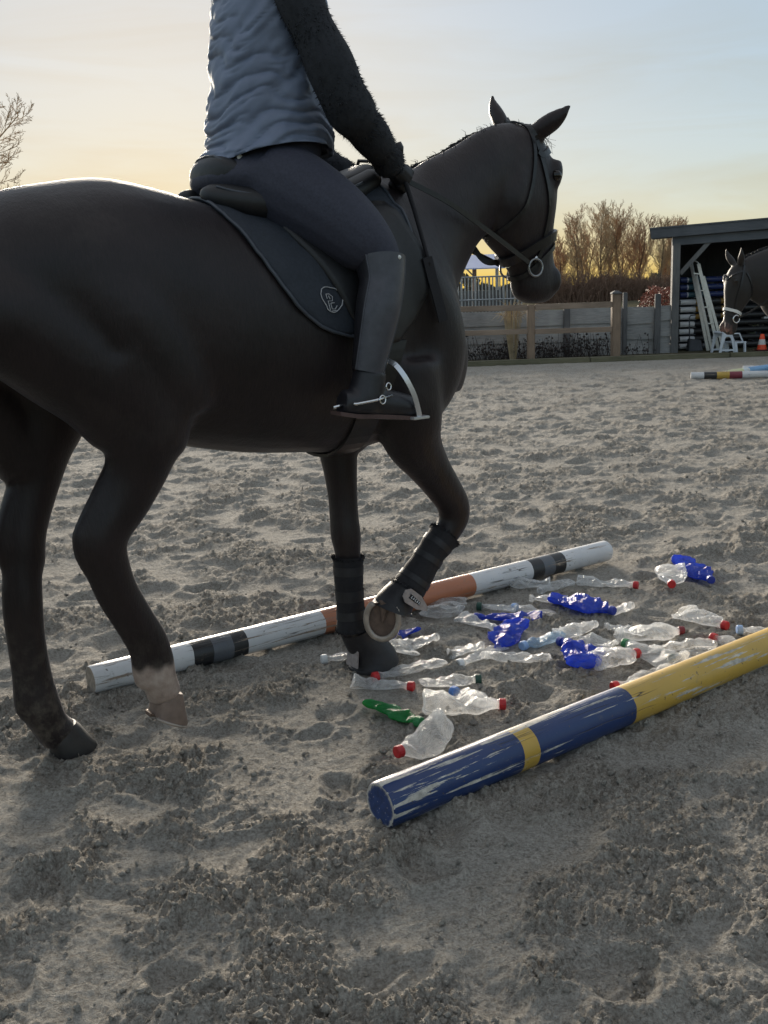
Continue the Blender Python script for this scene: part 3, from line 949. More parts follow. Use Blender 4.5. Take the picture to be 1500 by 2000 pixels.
BOTTLES = [
    ('clear', 'red', 0.622, 4.371, 2.92, 0.20, 0.077, 'red capped clear bottle lying against the white pole, farthest left of the back row', {}),
    ('clear', None, 0.735, 4.343, -2.33, 0.179, 0.060, 'uncapped clear bottle beside the black and grey bands of the white pole', {}),
    ('clear', 'red', 0.261, 4.155, 1.53, 0.30, 0.125, 'wide squashed clear bottle with its red cap against the orange band', dict(flat=.5, base_up=0.0)),
    ('clear', None, 0.352, 3.867, -0.73, 0.2, 0.056, 'uncapped clear bottle touching the wide squashed one by the orange band', {}),
    ('clear', 'darkgreen', 0.455, 4.06, 2.84, 0.15, 0.045, 'small clear bottle with dark green cap behind the crumpled blue bottle', {}),
    ('blue', 'blue', 0.485, 3.936, 2.97, 0.25, 0.062, 'crumpled blue bottle lying sideways, leftmost complete blue one', dict(flat=.4)),
    ('clear', 'paleblue', 0.60, 4.013, 2.5, 0.18, 0.050, 'clear bottle with pale blue cap behind the crumpled blue bottle', {}),
    ('blue', None, 0.445, 3.688, -1.88, 0.24, 0.085, 'uncapped blue bottle standing on edge, fanned out, near the middle', dict(flat=.6)),
    ('clear', 'white', 0.331, 3.519, -2.22, 0.22, 0.045, 'twisted thin clear bottle with a white cap pointing at the viewer', {}),
    ('clear', None, 0.284, 3.577, 0.4, 0.15, 0.052, 'flat clear bottle lying under the twisted white capped one', {}),
    ('clear', None, 0.452, 3.465, 2.75, 0.23, 0.062, 'long clear bottle with ribbed base right of the twisted white capped one', {}),
    ('paleblue', 'paleblue', 0.576, 3.646, -2.66, 0.18, 0.054, 'pale blue tinted bottle in the middle of the heap', {}),
    ('clear', None, 0.721, 3.714, 0.66, 0.19, 0.062, 'dirty clear bottle just behind the pale blue tinted one', {}),
    ('clear', 'white', -0.167, 3.554, -2.57, 0.15, 0.045, 'white capped clear bottle left of the standing front hoof', {}),
    ('clear', None, 0.033, 3.573, 2.1, 0.15, 0.055, 'clear bottle pressed against the right side of the standing front hoof', {}),
    ('clear', None, 0.117, 3.631, 0.59, 0.16, 0.055, 'second clear bottle right of the standing front hoof', {}),
    ('blue', None, 0.04, 3.756, -2.26, 0.15, 0.05, 'blue bottle piece half hidden behind the lifted front hoof', {}),
    ('clear', 'red', 0.067, 3.404, -2.59, 0.257, 0.05, 'thin clear bottle with red cap right in front of the standing front hoof', {}),
    ('clear', 'red', -0.027, 3.27, -0.22, 0.2, 0.043, 'very thin wrung clear bottle with red cap nearest the standing front hoof', dict(flat=.7)),
    ('clear', 'darkgreen', 0.209, 3.265, 0.3, 0.18, 0.056, 'ribbed clear bottle with dark green cap left of centre', {}),
    ('clear', 'red', 0.973, 4.356, -0.36, 0.25, 0.063, 'long clear bottle with red cap just past the right end of the white pole', {}),
    ('clear', 'red', 1.254, 4.332, -1.92, 0.24, 0.092, 'clear bottle with red cap towards the viewer, leaning on the far blue bottle', dict(flat=.5)),
    ('blue', 'blue', 1.391, 4.442, -1.30, 0.31, 0.09, 'blue bottle farthest back and farthest right', dict(flat=.55)),
    ('blue', 'blue', 0.801, 3.997, -0.70, 0.26, 0.105, 'biggest folded blue bottle with dark blue cap, behind the middle', dict(flat=.55)),
    ('clear', None, 0.675, 4.11, 2.89, 0.15, 0.046, 'flat clear bottle end at the left of the biggest blue bottle', {}),
    ('clear', None, 0.938, 3.983, 0.37, 0.15, 0.06, 'uncapped clear bottle at the capped end of the biggest blue bottle', {}),
    ('clear', 'red', 1.232, 3.808, -1.14, 0.20, 0.08, 'flattened clear bottle with red cap lying alone at the far right', dict(flat=.45)),
    ('clear', 'darkred', 0.987, 3.655, 0.24, 0.23, 0.08, 'full length clear bottle with dark red cap, right of the two blue bottles', dict(flat=.6)),
    ('clear', None, 0.905, 3.73, 2.65, 0.15, 0.042, 'thin clear strip of bottle behind the dark red capped one', {}),
    ('clear', None, 0.764, 3.614, 2.47, 0.15, 0.058, 'clear bottle just behind the upper of the two touching blue bottles', {}),
    ('blue', 'blue', 0.70, 3.546, 2.36, 0.19, 0.068, 'upper of two touching blue bottles, cap to the left', dict(flat=.5)),
    ('blue', 'blue', 0.664, 3.43, 1.79, 0.2, 0.085, 'lower of two touching blue bottles, nearest blue one to the viewer', dict(flat=.55)),
    ('clear', 'red', 0.79, 3.393, 0.3, 0.18, 0.095, 'muddy wide clear bottle with red cap beside the lower blue bottle', dict(flat=.5)),
    ('clear', 'green', 0.928, 3.441, 2.03, 0.247, 0.078, 'clear bottle with bright green cap towards the yellow pole', {}),
    ('clear', None, 1.055, 3.495, -2.9, 0.235, 0.048, 'long thin uncapped clear bottle behind the yellow part of the pole', {}),
    ('clear', 'darkgreen', 1.07, 3.418, -2.72, 0.18, 0.05, 'clear bottle with dark green cap against the yellow part of the pole', {}),
    ('clear', 'red', 0.85, 3.212, -2.58, 0.25, 0.055, 'clear bottle with red cap tucked against the blue and yellow joint of the pole', {}),
    ('clear', 'red', 1.252, 3.54, 2.39, 0.15, 0.048, 'short clear bottle with red cap peeping over the yellow pole at right', {}),
    ('clear', 'paleblue', 1.385, 3.62, 2.89, 0.15, 0.045, 'clear bottle with pale blue cap at the right edge behind the yellow pole', {}),
    ('green', 'green', 0.015, 3.003, -0.94, 0.20, 0.05, 'twisted green bottle, the only green one', dict(flat=.5)),
    ('clear', 'red', 0.229, 3.024, -0.07, 0.24, 0.080, 'large clear bottle with red cap right of the green bottle', dict(flat=.75, bend=.05)),
    ('clear', 'blue2', 0.265, 3.13, 2.32, 0.16, 0.055, 'clear bottle with blue cap behind the large red capped one', {}),
    ('clear', 'red', 0.085, 2.72, -2.75, 0.15, 0.088, 'wide clear bottle with red cap nearest the viewer, by the blue pole end', dict(flat=.8, base_up=.12)),
]
for i, (k, c, x, y, a, L, W, lab, kw) in enumerate(BOTTLES):
    bottle(k, c, x, y, a, L, W, lab, 300 + i, **kw)
# ------------------------------------------------------------------ the ridden horse
LEGS = dict(
    far_hind=[(0.10, 0.14, 1.20, 0.16), (0.062, 0.15, 1.012, 0.130), (0.028, 0.15, 0.914, 0.106), (0.004, 0.14, 0.812, 0.076), (-0.024, 0.135, 0.726, 0.066), (-0.043, 0.13, 0.66, 0.063), (-0.049, 0.13, 0.601, 0.062), (-0.059, 0.125, 0.555, 0.056), (-0.066, 0.12, 0.476, 0.055), (-0.065, 0.12, 0.365, 0.050), (-0.061, 0.12, 0.262, 0.052), (-0.053, 0.12, 0.154, 0.062), (-0.031, 0.12, 0.089, 0.058), (-0.006, 0.12, 0.05, 0.064)],
    near_hind=[(0.16, -0.14, 1.15, 0.17), (0.225, -0.17, 0.99, 0.13), (0.209, -0.17, 0.939, 0.114), (0.184, -0.16, 0.851, 0.088), (0.146, -0.15, 0.774, 0.075), (0.105, -0.14, 0.717, 0.070), (0.087, -0.135, 0.667, 0.067), (0.098, -0.13, 0.609, 0.06), (0.122, -0.125, 0.535, 0.053), (0.164, -0.12, 0.449, 0.049), (0.204, -0.115, 0.369, 0.049), (0.222, -0.11, 0.302, 0.05), (0.221, -0.11, 0.249, 0.054), (0.230, -0.105, 0.210, 0.054), (0.240, -0.103, 0.178, 0.055)],
    far_front=[(1.14, 0.12, 1.02, 0.12), (1.09, 0.135, 0.861, 0.10), (1.04, 0.13, 0.796, 0.076), (1.034, 0.12, 0.721, 0.063), (1.036, 0.115, 0.633, 0.055), (1.035, 0.11, 0.553, 0.054), (1.035, 0.105, 0.489, 0.056), (1.038, 0.1, 0.414, 0.047), (1.033, 0.095, 0.333, 0.043), (1.033, 0.09, 0.225, 0.042), (1.039, 0.085, 0.153, 0.055), (1.07, 0.08, 0.089, 0.045), (1.09, 0.08, 0.05, 0.05)],
    near_front=[(1.10, -0.15, 1.08, 0.14), (1.105, -0.17, 0.937, 0.123), (1.135, -0.16, 0.831, 0.100), (1.204, -0.15, 0.739, 0.076), (1.271, -0.14, 0.659, 0.065), (1.322, -0.13, 0.592, 0.060), (1.330, -0.125, 0.538, 0.055), (1.294, -0.12, 0.484, 0.048), (1.254, -0.115, 0.448, 0.044), (1.218, -0.11, 0.405, 0.043), (1.173, -0.1, 0.346, 0.048), (1.138, -0.095, 0.309, 0.053), (1.100, -0.09, 0.280, 0.045)])
TORSO = [  # forward, top, bottom, half width
    (-0.33, 1.30, 1.14, 0.07), (-0.28, 1.42, 1.08, 0.15), (-0.20, 1.515, 1.12, 0.215), (-0.08, 1.585, 1.12, 0.265), (0.06, 1.615, 1.07, 0.29), (0.20, 1.632, 0.985, 0.295),
    (0.34, 1.612, 0.905, 0.29), (0.48, 1.578, 0.865, 0.295), (0.62, 1.552, 0.838, 0.305), (0.78, 1.555, 0.82, 0.305), (0.92, 1.59, 0.805, 0.285),
    (1.04, 1.645, 0.81, 0.25), (1.15, 1.665, 0.83, 0.225), (1.24, 1.62, 0.87, 0.215), (1.32, 1.48, 0.92, 0.19), (1.385, 1.30, 0.99, 0.13), (1.41, 1.2, 1.05, 0.08)]
NECK = [  # crest point, throat-side point, half width
    ((0.98, 1.61), (1.28, 0.98), 0.20), ((1.12, 1.675), (1.36, 1.06), 0.175), ((1.267, 1.692), (1.40, 1.17), 0.135), ((1.343, 1.727), (1.42, 1.25), 0.115), ((1.432, 1.763), (1.45, 1.31), 0.102),
    ((1.50, 1.793), (1.49, 1.375), 0.093), ((1.569, 1.827), (1.535, 1.435), 0.086), ((1.64, 1.854), (1.60, 1.49), 0.082), ((1.73, 1.868), (1.68, 1.55), 0.078), ((1.79, 1.85), (1.74, 1.62), 0.07)]
HEAD = [  # forehead-side point, jaw-side point, half width
    ((1.74, 1.862), (1.63, 1.76), 0.055), ((1.82, 1.852), (1.60, 1.66), 0.085), ((1.875, 1.79), (1.60, 1.575), 0.098), ((1.905, 1.725), (1.60, 1.515), 0.105), ((1.922, 1.665), (1.62, 1.47), 0.102), ((1.923, 1.60), (1.655, 1.435), 0.088),
    ((1.918, 1.54), (1.69, 1.405), 0.073), ((1.915, 1.48), (1.715, 1.375), 0.063), ((1.918, 1.42), (1.735, 1.345), 0.06), ((1.928, 1.365), (1.742, 1.31), 0.062), ((1.935, 1.315), (1.755, 1.275), 0.062), ((1.922, 1.272), (1.785, 1.255), 0.052), ((1.89, 1.248), (1.81, 1.245), 0.03)]


def pair_rings(pairs, per, seg, e=2.0):
    A = catmull([(*a, *b, w) for a, b, w in pairs], per)
    return [ell(((r[0] + r[2]) / 2, 0, (r[1] + r[3]) / 2), ((r[0] - r[2]) / 2, 0, (r[1] - r[3]) / 2), (0, r[4], 0), seg, e) for r in A]


def torso_rings(T, per=4, seg=32, e=2.15):
    A = catmull(T, per)
    out = []
    for s_, zt, zb, w in A:
        out.append(ell((s_, 0, (zt + zb) / 2), (0, 0, (zt - zb) / 2), (0, max(w, 0.03), 0), seg, e))
    return out


def leg_tube(mb, L, per=4, seg=16):
    A = catmull(L, per)
    mb.tube([a[:3] for a in A], [(max(a[3], 0.02) * 0.93, max(a[3], 0.02)) for a in A], seg, up=(0, 1, 0))


def blob(mb, pts, per=4, seg=16):
    A = catmull(pts, per)
    mb.tube([a[:3] for a in A], [float(a[3]) for a in A], seg)


def soften(me, wfun, it):
    """relax the big muscles into each other; the weight keeps legs and head crisp"""
    n = len(me.vertices)
    c = np.empty(n * 3); me.vertices.foreach_get('co', c); c = c.reshape(-1, 3)
    e = np.empty(len(me.edges) * 2, np.int64); me.edges.foreach_get('vertices', e); e = e.reshape(-1, 2)
    deg = np.bincount(e.ravel(), minlength=n)[:, None]
    w = wfun(c)[:, None]
    for k in range(it):
        s_ = np.stack([np.bincount(e[:, 0], c[e[:, 1], j], n) + np.bincount(e[:, 1], c[e[:, 0], j], n) for j in range(3)], 1) / np.maximum(deg, 1)
        c = c + w * (0.5 if k % 2 == 0 else -0.45) * (s_ - c) if it > 200 else c + w * 0.5 * (s_ - c)
    me.vertices.foreach_set('co', c.ravel()); me.update()
    return me


hb = MB()
hb.loft(torso_rings(TORSO))
hb.loft(pair_rings(NECK, 4, 24))
hb.loft(pair_rings(HEAD, 4, 24, 2.3))
for L in LEGS.values(): leg_tube(hb, L)
for sd in (-1, 1):
    # haunch and stifle
    blob(hb, [(-0.17, sd * 0.13, 1.40, 0.09), (-0.12, sd * 0.14, 1.31, 0.145), (-0.01, sd * 0.148, 1.21, 0.150), (0.11, sd * 0.152, 1.10, 0.14), (0.185, sd * 0.155, 0.97, 0.11)] if sd < 0 else
         [(-0.16, sd * 0.13, 1.36, 0.09), (-0.10, sd * 0.14, 1.26, 0.155), (0.0, sd * 0.145, 1.17, 0.15), (0.06, sd * 0.15, 1.07, 0.13)])
    blob(hb, [(0.02, sd * 0.14, 1.42, 0.13), (0.16, sd * 0.15, 1.28, 0.165), (0.27, sd * 0.165, 1.10, 0.145), (0.30, sd * 0.175, 0.99, 0.11)] if sd < 0 else
         [(0.02, sd * 0.14, 1.42, 0.13), (0.12, sd * 0.14, 1.28, 0.16), (0.16, sd * 0.15, 1.10, 0.14), (0.14, sd * 0.15, 1.0, 0.10)])
    # shoulder
    blob(hb, [(1.06, sd * 0.10, 1.52, 0.10), (1.14, sd * 0.13, 1.35, 0.125), (1.22, sd * 0.135, 1.17, 0.13), (1.20, sd * 0.14, 1.03, 0.12), (1.12, sd * 0.14, 0.95, 0.11)])
    # breast
    blob(hb, [(1.24, sd * 0.09, 1.2, 0.10), (1.31, sd * 0.085, 1.10, 0.105), (1.29, sd * 0.09, 0.98, 0.09)])
    # cheek, brow, nostril
    blob(hb, [(1.72, sd * 0.045, 1.70, 0.055), (1.685, sd * 0.040, 1.60, 0.070), (1.70, sd * 0.036, 1.52, 0.058), (1.74, sd * 0.03, 1.46, 0.045)])
    blob(hb, [(1.885, sd * 0.055, 1.735, 0.03), (1.873, sd * 0.072, 1.695, 0.031), (1.868, sd * 0.068, 1.655, 0.025)])
    blob(hb, [(1.905, sd * 0.03, 1.36, 0.025), (1.908, sd * 0.040, 1.325, 0.026), (1.90, sd * 0.038, 1.29, 0.022)])
blob(hb, [(-0.24, .12, 1.25, .11), (-0.13, .14, 1.08, .12), (-0.045, .145, .95, .10), (-0.01, .14, .85, .08)])
# flexor tendons behind the hind cannons, fetlock and knee bones
blob(hb, [(-0.088, .125, .58, .028), (-0.108, .12, .47, .024), (-0.108, .12, .36, .022), (-0.102, .12, .26, .024), (-0.098, .12, .17, .032), (-0.085, .12, .13, .026)])
blob(hb, [(0.062, -.128, .58, .028), (0.086, -.122, .50, .024), (0.124, -.118, .42, .023), (0.162, -.112, .34, .024), (0.176, -.11, .27, .032), (0.180, -.108, .22, .026)])
blob(hb, [(1.035, .105, .53, .045), (1.060, .105, .49, .034), (1.05, .105, .45, .035)])
blob(hb, [(1.345, -.128, .60, .036), (1.362, -.126, .56, .034), (1.345, -.122, .52, .033)])
# near hock point
blob(hb, [(0.15, -0.15, 0.86, 0.05), (0.10, -0.142, 0.79, 0.042), (0.055, -0.136, 0.73, 0.034), (0.030, -0.135, 0.69, 0.029), (0.034, -0.133, 0.64, 0.028), (0.06, -0.13, 0.59, 0.03)])
blob(hb, [(0.0, 0.14, 0.86, 0.05), (-0.04, 0.135, 0.79, 0.042), (-0.075, 0.13, 0.73, 0.034), (-0.098, 0.13, 0.67, 0.03), (-0.10, 0.13, 0.62, 0.028), (-0.09, 0.13, 0.56, 0.025)])


def ear(mb, base, tip, out, rb=0.04):
    b, tp, o = Vector(base), Vector(tip), Vector(out).normalized()
    pts = [(b.lerp(tp, k) + o * (0.018 * math.sin(k * math.pi))) for k in (-0.15, 0.1, 0.35, 0.6, 0.82, 1.0)]
    mb.tube(pts, [rb * 0.8, rb, rb * 0.95, rb * 0.66, rb * 0.34, 0.006], 12)


ear(hb, (1.745, 0.06, 1.872), (1.754, 0.118, 1.985), (0, 1, 0.3), 0.029)
ear(hb, (1.800, -0.065, 1.835), (1.872, -0.150, 1.918), (0.2, -1, 0.0), 0.036)
me = soften(remeshed('horse_body', hb, 0.0095, 9), lambda c: sstep(0.82, 0.98, c[:, 2]) * (1 - sstep(1.42, 1.6, c[:, 0])), 15)
HBVH = None


def bvh_of(me):
    return BVHTree.FromPolygons([v.co.copy() for v in me.vertices], [tuple(p.vertices) for p in me.polygons])


HBVH = bvh_of(me)
ca = me.color_attributes.new('sock', 'FLOAT_COLOR', 'POINT')
co = np.empty(len(me.vertices) * 3); me.vertices.foreach_get('co', co); co = co.reshape(-1, 3)
edge = 0.285 + 0.02 * pn(co[:, 0] * 30, co[:, 1] * 30, 3)
mask = ((co[:, 1] < 0) & (co[:, 0] < 0.6) & (co[:, 0] > 0.0)) * (1 - sstep(edge - 0.015, edge + 0.01, co[:, 2]))
nose = np.zeros(len(co))
cc = np.stack([mask, nose, nose, np.ones(len(co))], 1)
ca.data.foreach_set('color', cc.ravel().astype(np.float32))

t = NT('dark_coat')
at = t.node('ShaderNodeAttribute', attribute_name='sock')
sp = t.node('ShaderNodeSeparateColor'); t.l.new(at.outputs['Color'], sp.inputs[0])
v = t.coord('Object', (3, 3, 1.2))
f1 = t.noise(5, 4, 0.5); f2 = t.noise(90, 4, 0.6, t.coord('Object', (3, 1, 0.35)))
c = t.ramp(f1, [(0.35, (0.010, 0.0066, 0.0072)), (0.65, (0.020, 0.0125, 0.0132))])
c = t.mix(0.3, c, t.ramp(f2, [(0.35, (0.005, 0.004, 0.0045)), (0.65, (0.027, 0.018, 0.019))]))
gz = t.node('ShaderNodeSeparateXYZ'); t.l.new(t.coord(), gz.inputs[0])
dz = t.ramp(gz.outputs['Z'], [(0.02, (0.55, 0.55, 0.55)), (0.45, (0.0, 0.0, 0.0))])
dust = t.mix(1.0, dz, t.ramp(t.noise(26, 6, 0.65), [(0.45, (0, 0, 0)), (0.75, (1, 1, 1))]), 'MULTIPLY')
c = t.mix(dust, c, (0.22, 0.19, 0.15))
smear = t.ramp(t.noise(3.3, 6, 0.7), [(0.56, (0, 0, 0)), (0.80, (0.16, 0.16, 0.16))])
c = t.mix(smear, c, (0.13, 0.11, 0.095))
sk = t.ramp(t.noise(34, 5), [(0.3, (0.24, 0.175, 0.145)), (0.7, (0.42, 0.34, 0.29))])
c = t.mix(sp.outputs[0], c, sk)
COAT = t.set(Base_Color=c, Roughness=0.46, Specular_IOR_Level=0.36, Sheen_Weight=0.10, Sheen_Roughness=0.45, Sheen_Tint=(0.75, 0.72, 0.8), Normal=t.bump(t.noise(9, 5, 0.6, t.coord('Object', (1, 1, .6))), 0.25, 0.02, t.bump(f2, 0.3, 0.004)))
me.materials.append(COAT)
horse = empty('horse', (HX, HY, 0), HA, 'tall dark brown horse walking over the bottles with a rider', 'horse')
body = link('body', me, horse)
# ------------------------------------------------------------------ what stands in the shed
NB, TEAL, OCH = (0.02, 0.035, 0.13), (0.03, 0.085, 0.11), (0.30, 0.17, 0.035)
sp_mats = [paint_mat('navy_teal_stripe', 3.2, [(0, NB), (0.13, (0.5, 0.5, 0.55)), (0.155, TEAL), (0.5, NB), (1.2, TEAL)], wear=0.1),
           paint_mat('white_ochre_shade_stripe', 3.2, [(0, WHT), (0.30, OCH), (0.42, BLK), (0.8, OCH), (1.2, BLK)], wear=0.1),  # black past the first ochre band is shed shade put into the colour
           paint_mat('white_black_shade_stripe', 3.2, [(0, WHT), (0.28, BLK), (0.46, GRY), (0.52, BLK)], wear=0.1)]  # last long black run paints in the dimness inside the shed
sp_end = [end_mat('navy_end', NB, NB, 1.2, 0.05), we, we]
rack = empty('pole_rack', (5.75, 19.3, 0.03), 0, 'steel rack holding the stacked poles inside the shed', 'rack')
for x in (0.10, 2.6):
    mb = MB(); mb.box((x, 0.068, 0), (x + 0.05, 0.11, 1.42)); mb.build('upright', TARBOARD, rack)
pole_words = ['topmost navy pole of the stack in the shed', 'second navy pole from the top of the shed stack', 'third navy pole from the top of the shed stack', 'topmost white and ochre pole of the shed stack',
              'middle white and ochre pole of the shed stack', 'lowest white and ochre pole of the shed stack', 'topmost white and black pole of the shed stack', 'second white and black pole of the shed stack',
              'third white and black pole of the shed stack', 'bottom white and black pole of the shed stack']
for i in range(10):
    z = 1.313 - 0.1345 * i
    k = 0 if i < 3 else (1 if i < 6 else 2)
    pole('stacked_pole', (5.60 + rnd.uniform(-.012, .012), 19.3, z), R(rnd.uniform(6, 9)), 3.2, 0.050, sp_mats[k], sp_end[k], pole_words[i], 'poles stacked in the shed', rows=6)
    mb = MB(); mb.box((0.10, -0.06, z - 0.085), (0.15, 0.07, z - 0.079)); mb.build('bracket', GALV, rack)
    mb = MB(); mb.box((2.6, -0.06 + 0.33, z - 0.085), (2.65, 0.07 + 0.33, z - 0.079)); mb.build('bracket', GALV, rack)

# aluminium step ladder leaning in the doorway
ALU = plain('aluminium', (0.62, 0.63, 0.63), 0.35, 0.1, 20, 0.05, Metallic=0.85)
ld = empty('step_ladder', (6.0, 18.98, 0.03), 0, 'folded aluminium step ladder leaning in the shed doorway', 'ladder')
def lb(a, b, w, h, name): return board(a, b, w, h, ALU, name, ld, bevel=0.004)
A0, A1 = Vector((0.06, 0, 0.0)), Vector((-0.235, 0.22, 1.585)); B0, B1 = Vector((0.26, -0.02, 0.0)), Vector((-0.105, 0.20, 1.565))
lb(A0, A1, 0.028, 0.06, 'stile'); lb(B0 + Vector((0, 0.05, 0)), B1, 0.028, 0.06, 'stile')
A2, A3 = Vector((0.105, -0.09, 0.0)), Vector((-0.165, 0.13, 1.36)); B2, B3 = Vector((0.315, -0.09, 0.0)), Vector((-0.035, 0.11, 1.34))
lb(A2, A3, 0.025, 0.05, 'stile'); lb(B2, B3, 0.025, 0.05, 'stile')
for k in range(5):
    f = 0.12 + k * 0.19
    lb(A0.lerp(A1, f), (B0 + Vector((0, .05, 0))).lerp(B1, f), 0.06, 0.02, 'rung')
mb = MB(); mb.tube([A1, A1 + Vector((.02, 0, .03)), (A1 + B1) / 2 + Vector((0, 0, .045)), B1 + Vector((-.02, 0, .03)), B1], 0.014, 6); mb.build('top_bow', ALU, ld)

# grey planks stood upright
for i, (x, lab) in enumerate(((6.27, 'left of two grey planks standing upright behind the ladder'), (6.36, 'right of two grey planks standing upright behind the ladder'))):
    mb = MB(); mb.beam((x, 19.62, 0.035), (x + .0, 19.85, 1.36), 0.065, 0.03, (0, 1, 0)); o = mb.build('upright_plank', GREYPOST, bevel=0.004)
    tag(o, lab, 'plank', 'planks stood upright in the shed')

# white step stool
PLA = plain('white_plastic', (0.62, 0.66, 0.72), 0.4, 0.06, 9, 0.05)
stool = empty('step_stool', (6.24, 18.42, 0.025), R(8), 'white plastic two step stool in front of the shed', 'stool')
def frame_leg(x0, x1, xt0, xt1, zt, y, th, name):
    """A-shaped side panel with an arched opening"""
    out = [(x0, 0), (x0 + .035, 0), (x0 + .05, .035), (x1 - .05, .035), (x1 - .035, 0), (x1, 0), (xt1, zt - .02), (xt1 - .015, zt), (xt0 + .015, zt), (xt0, zt - .02)]
    mx = (x0 + x1) / 2; w0 = (x1 - x0) / 2 - .045; w1 = (xt1 - xt0) / 2 - .035
    inn = [(mx - w0, .065), (mx + w0, .065), (mx + w1 + .008, zt * .68), (mx + w1 * .5, zt * .80), (mx - w1 * .5, zt * .80), (mx - w1 - .008, zt * .68)]
    bm = bmesh.new()
    vo = [bm.verts.new((a, y, b)) for a, b in out]; vi = [bm.verts.new((a, y, b)) for a, b in inn]
    ed = [bm.edges.new((v[i], v[(i + 1) % len(v)])) for v in (vo, vi) for i in range(len(v))]
    bmesh.ops.triangle_fill(bm, use_beauty=True, edges=ed)
    r = bmesh.ops.extrude_face_region(bm, geom=bm.faces[:])
    bmesh.ops.translate(bm, vec=(0, th, 0), verts=[e for e in r['geom'] if isinstance(e, bmesh.types.BMVert)])
    bmesh.ops.recalc_face_normals(bm, faces=bm.faces)
    me_ = bpy.data.meshes.new(name); bm.to_mesh(me_); bm.free(); me_.materials.append(PLA)
    return link(name, me_, stool)
frame_leg(-0.25, 0.06, -0.20, -0.02, 0.355, -0.16, 0.022, 'side_panel')
frame_leg(-0.25, 0.06, -0.20, -0.02, 0.355, 0.16, 0.022, 'side_panel')
mb = MB(); mb.box((-0.21, -0.165, 0.345), (-0.01, 0.19, 0.375)); mb.build('top_step', PLA, stool, bevel=0.008)
mb = MB(); mb.box((0.02, -0.165, 0.165), (0.26, 0.19, 0.19)); mb.build('lower_step', PLA, stool, bevel=0.008)
for y in (-0.16, 0.16):
    mb = MB(); mb.beam((0.235, y + .01, 0.0), (0.225, y + .01, 0.168), 0.03, 0.05, (0, 1, 0)); mb.build('leg', PLA, stool, bevel=0.004)
    mb = MB(); mb.beam((0.07, y + .01, 0.0), (0.05, y + .01, 0.168), 0.05, 0.05, (0, 1, 0)); mb.build('leg', PLA, stool, bevel=0.004)
    mb = MB(); mb.beam((0.19, y + .01, 0.188), (0.12, y + .01, 0.335), 0.022, 0.022, (0, 1, 0)); mb.build('hand_bar', PLA, stool, bevel=0.004)
mb = MB(); mb.beam((0.0, -0.15, 0.33), (0.0, 0.18, 0.33), 0.02, 0.02); mb.build('hand_bar', PLA, stool)
mb = MB(); mb.beam((0.122, -0.15, 0.335), (0.005, -0.15, 0.335), 0.02, 0.02); mb.build('hand_bar', PLA, stool)

# shovel or boot jack shape: dark mounting wedge at the ladder's foot
wdg = empty('rubber_wedge', (5.83, 19.05, 0.03), 0, 'dark wedge shaped block at the foot of the ladder', 'wedge')
mb = MB(); mb.loft([[(-.13, -.1, 0), (.13, -.1, 0), (.09, -.08, .2), (-.11, -.06, .23)], [(-.13, .12, 0), (.13, .12, 0), (.09, .1, .2), (-.11, .08, .23)]]); mb.build('block', TARBOARD, wdg, bevel=0.01)
mb = MB(); mb.tube([(-.10, 0, .2), (-.115, 0, .6), (-.09, 0, .645), (.0, 0, .65)], 0.012, 6); mb.build('handle', TARBOARD, wdg)

# traffic cone
cone = empty('traffic_cone', (6.91, 18.62, 0.025), 0, 'orange traffic cone with a pale band at the right edge', 'cone')
RED = plain('cone_orange', (0.85, 0.09, 0.03), 0.5, 0.1, 20, 0.05)
def ring(r, z, n=20): return [(r * math.cos(2 * math.pi * k / n), r * math.sin(2 * math.pi * k / n), z) for k in range(n)]
mb = MB(); mb.loft([ring(.083, .018), ring(.068, .105)], cap=False); mb.loft([ring(.050, .20), ring(.034, .29), ring(.028, .292), ring(.02, .25)], cap=False); mb.build('cone_body', RED, cone, True)
mb = MB(); mb.loft([ring(.0685, .105), ring(.0505, .20)], cap=False); mb.build('reflective_band', plain('pale_band', (0.62, 0.60, 0.58), 0.4, 0.1, 30, 0), cone, True)
mb = MB(); mb.box((-.12, -.12, 0), (.12, .12, .02)); mb.build('base', plain('cone_foot', (0.10, 0.02, 0.02), 0.7), cone, bevel=0.006)

# bent metal hoop beside the cone
hp = empty('hoop_handle', (7.02, 18.35, 0.025), 0, 'bent white metal hoop handle beside the traffic cone', 'handle')
mb = MB(); mb.tube([(-.07, 0, .0), (-.07, 0, .14), (-.05, 0, .24), (.02, 0, .33), (.1, 0, .37), (.2, 0, .38)], 0.011, 8); mb.tube([(.2, 0, .38), (.3, 0, .33), (.34, 0, .2), (.34, 0, 0)], 0.011, 8)
mb.build('hoop', PLA, hp, True)
mb = MB(); mb.box((-.09, -.03, .12), (-.03, .03, .16)); mb.build('bracket', GALV, hp, bevel=0.004)

# pole ends at the right of the shed, stacked end-on
ring_txt = ['upper left yellowish ringed pole end in the shed', 'upper right greenish ringed pole end in the shed', 'middle left pale ringed pole end in the shed', 'blue ringed pole end beside the traffic cone tip', 'lower blue pole end left of the traffic cone', 'bottom blue pole end at shed floor level']
ecol = [(0.20, 0.19, 0.10), (0.16, 0.18, 0.14), (0.20, 0.24, 0.17), (0.10, 0.14, 0.24), (0.05, 0.07, 0.16), (0.05, 0.07, 0.15)]
for i, (x, z) in enumerate(((7.12, .464), (7.237, .432), (7.087, .322), (7.195, .30), (7.142, .167), (7.109, .085))):
    m_ = end_mat('ring_end', (0.035, 0.04, 0.05), ecol[i], 0.62, 0.05)
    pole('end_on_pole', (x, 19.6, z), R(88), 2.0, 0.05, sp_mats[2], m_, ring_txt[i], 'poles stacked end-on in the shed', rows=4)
rk2 = empty('pole_cradle', (7.1, 20.3, 0.03), 0, 'dark timber cradle under the end-on poles', 'rack')
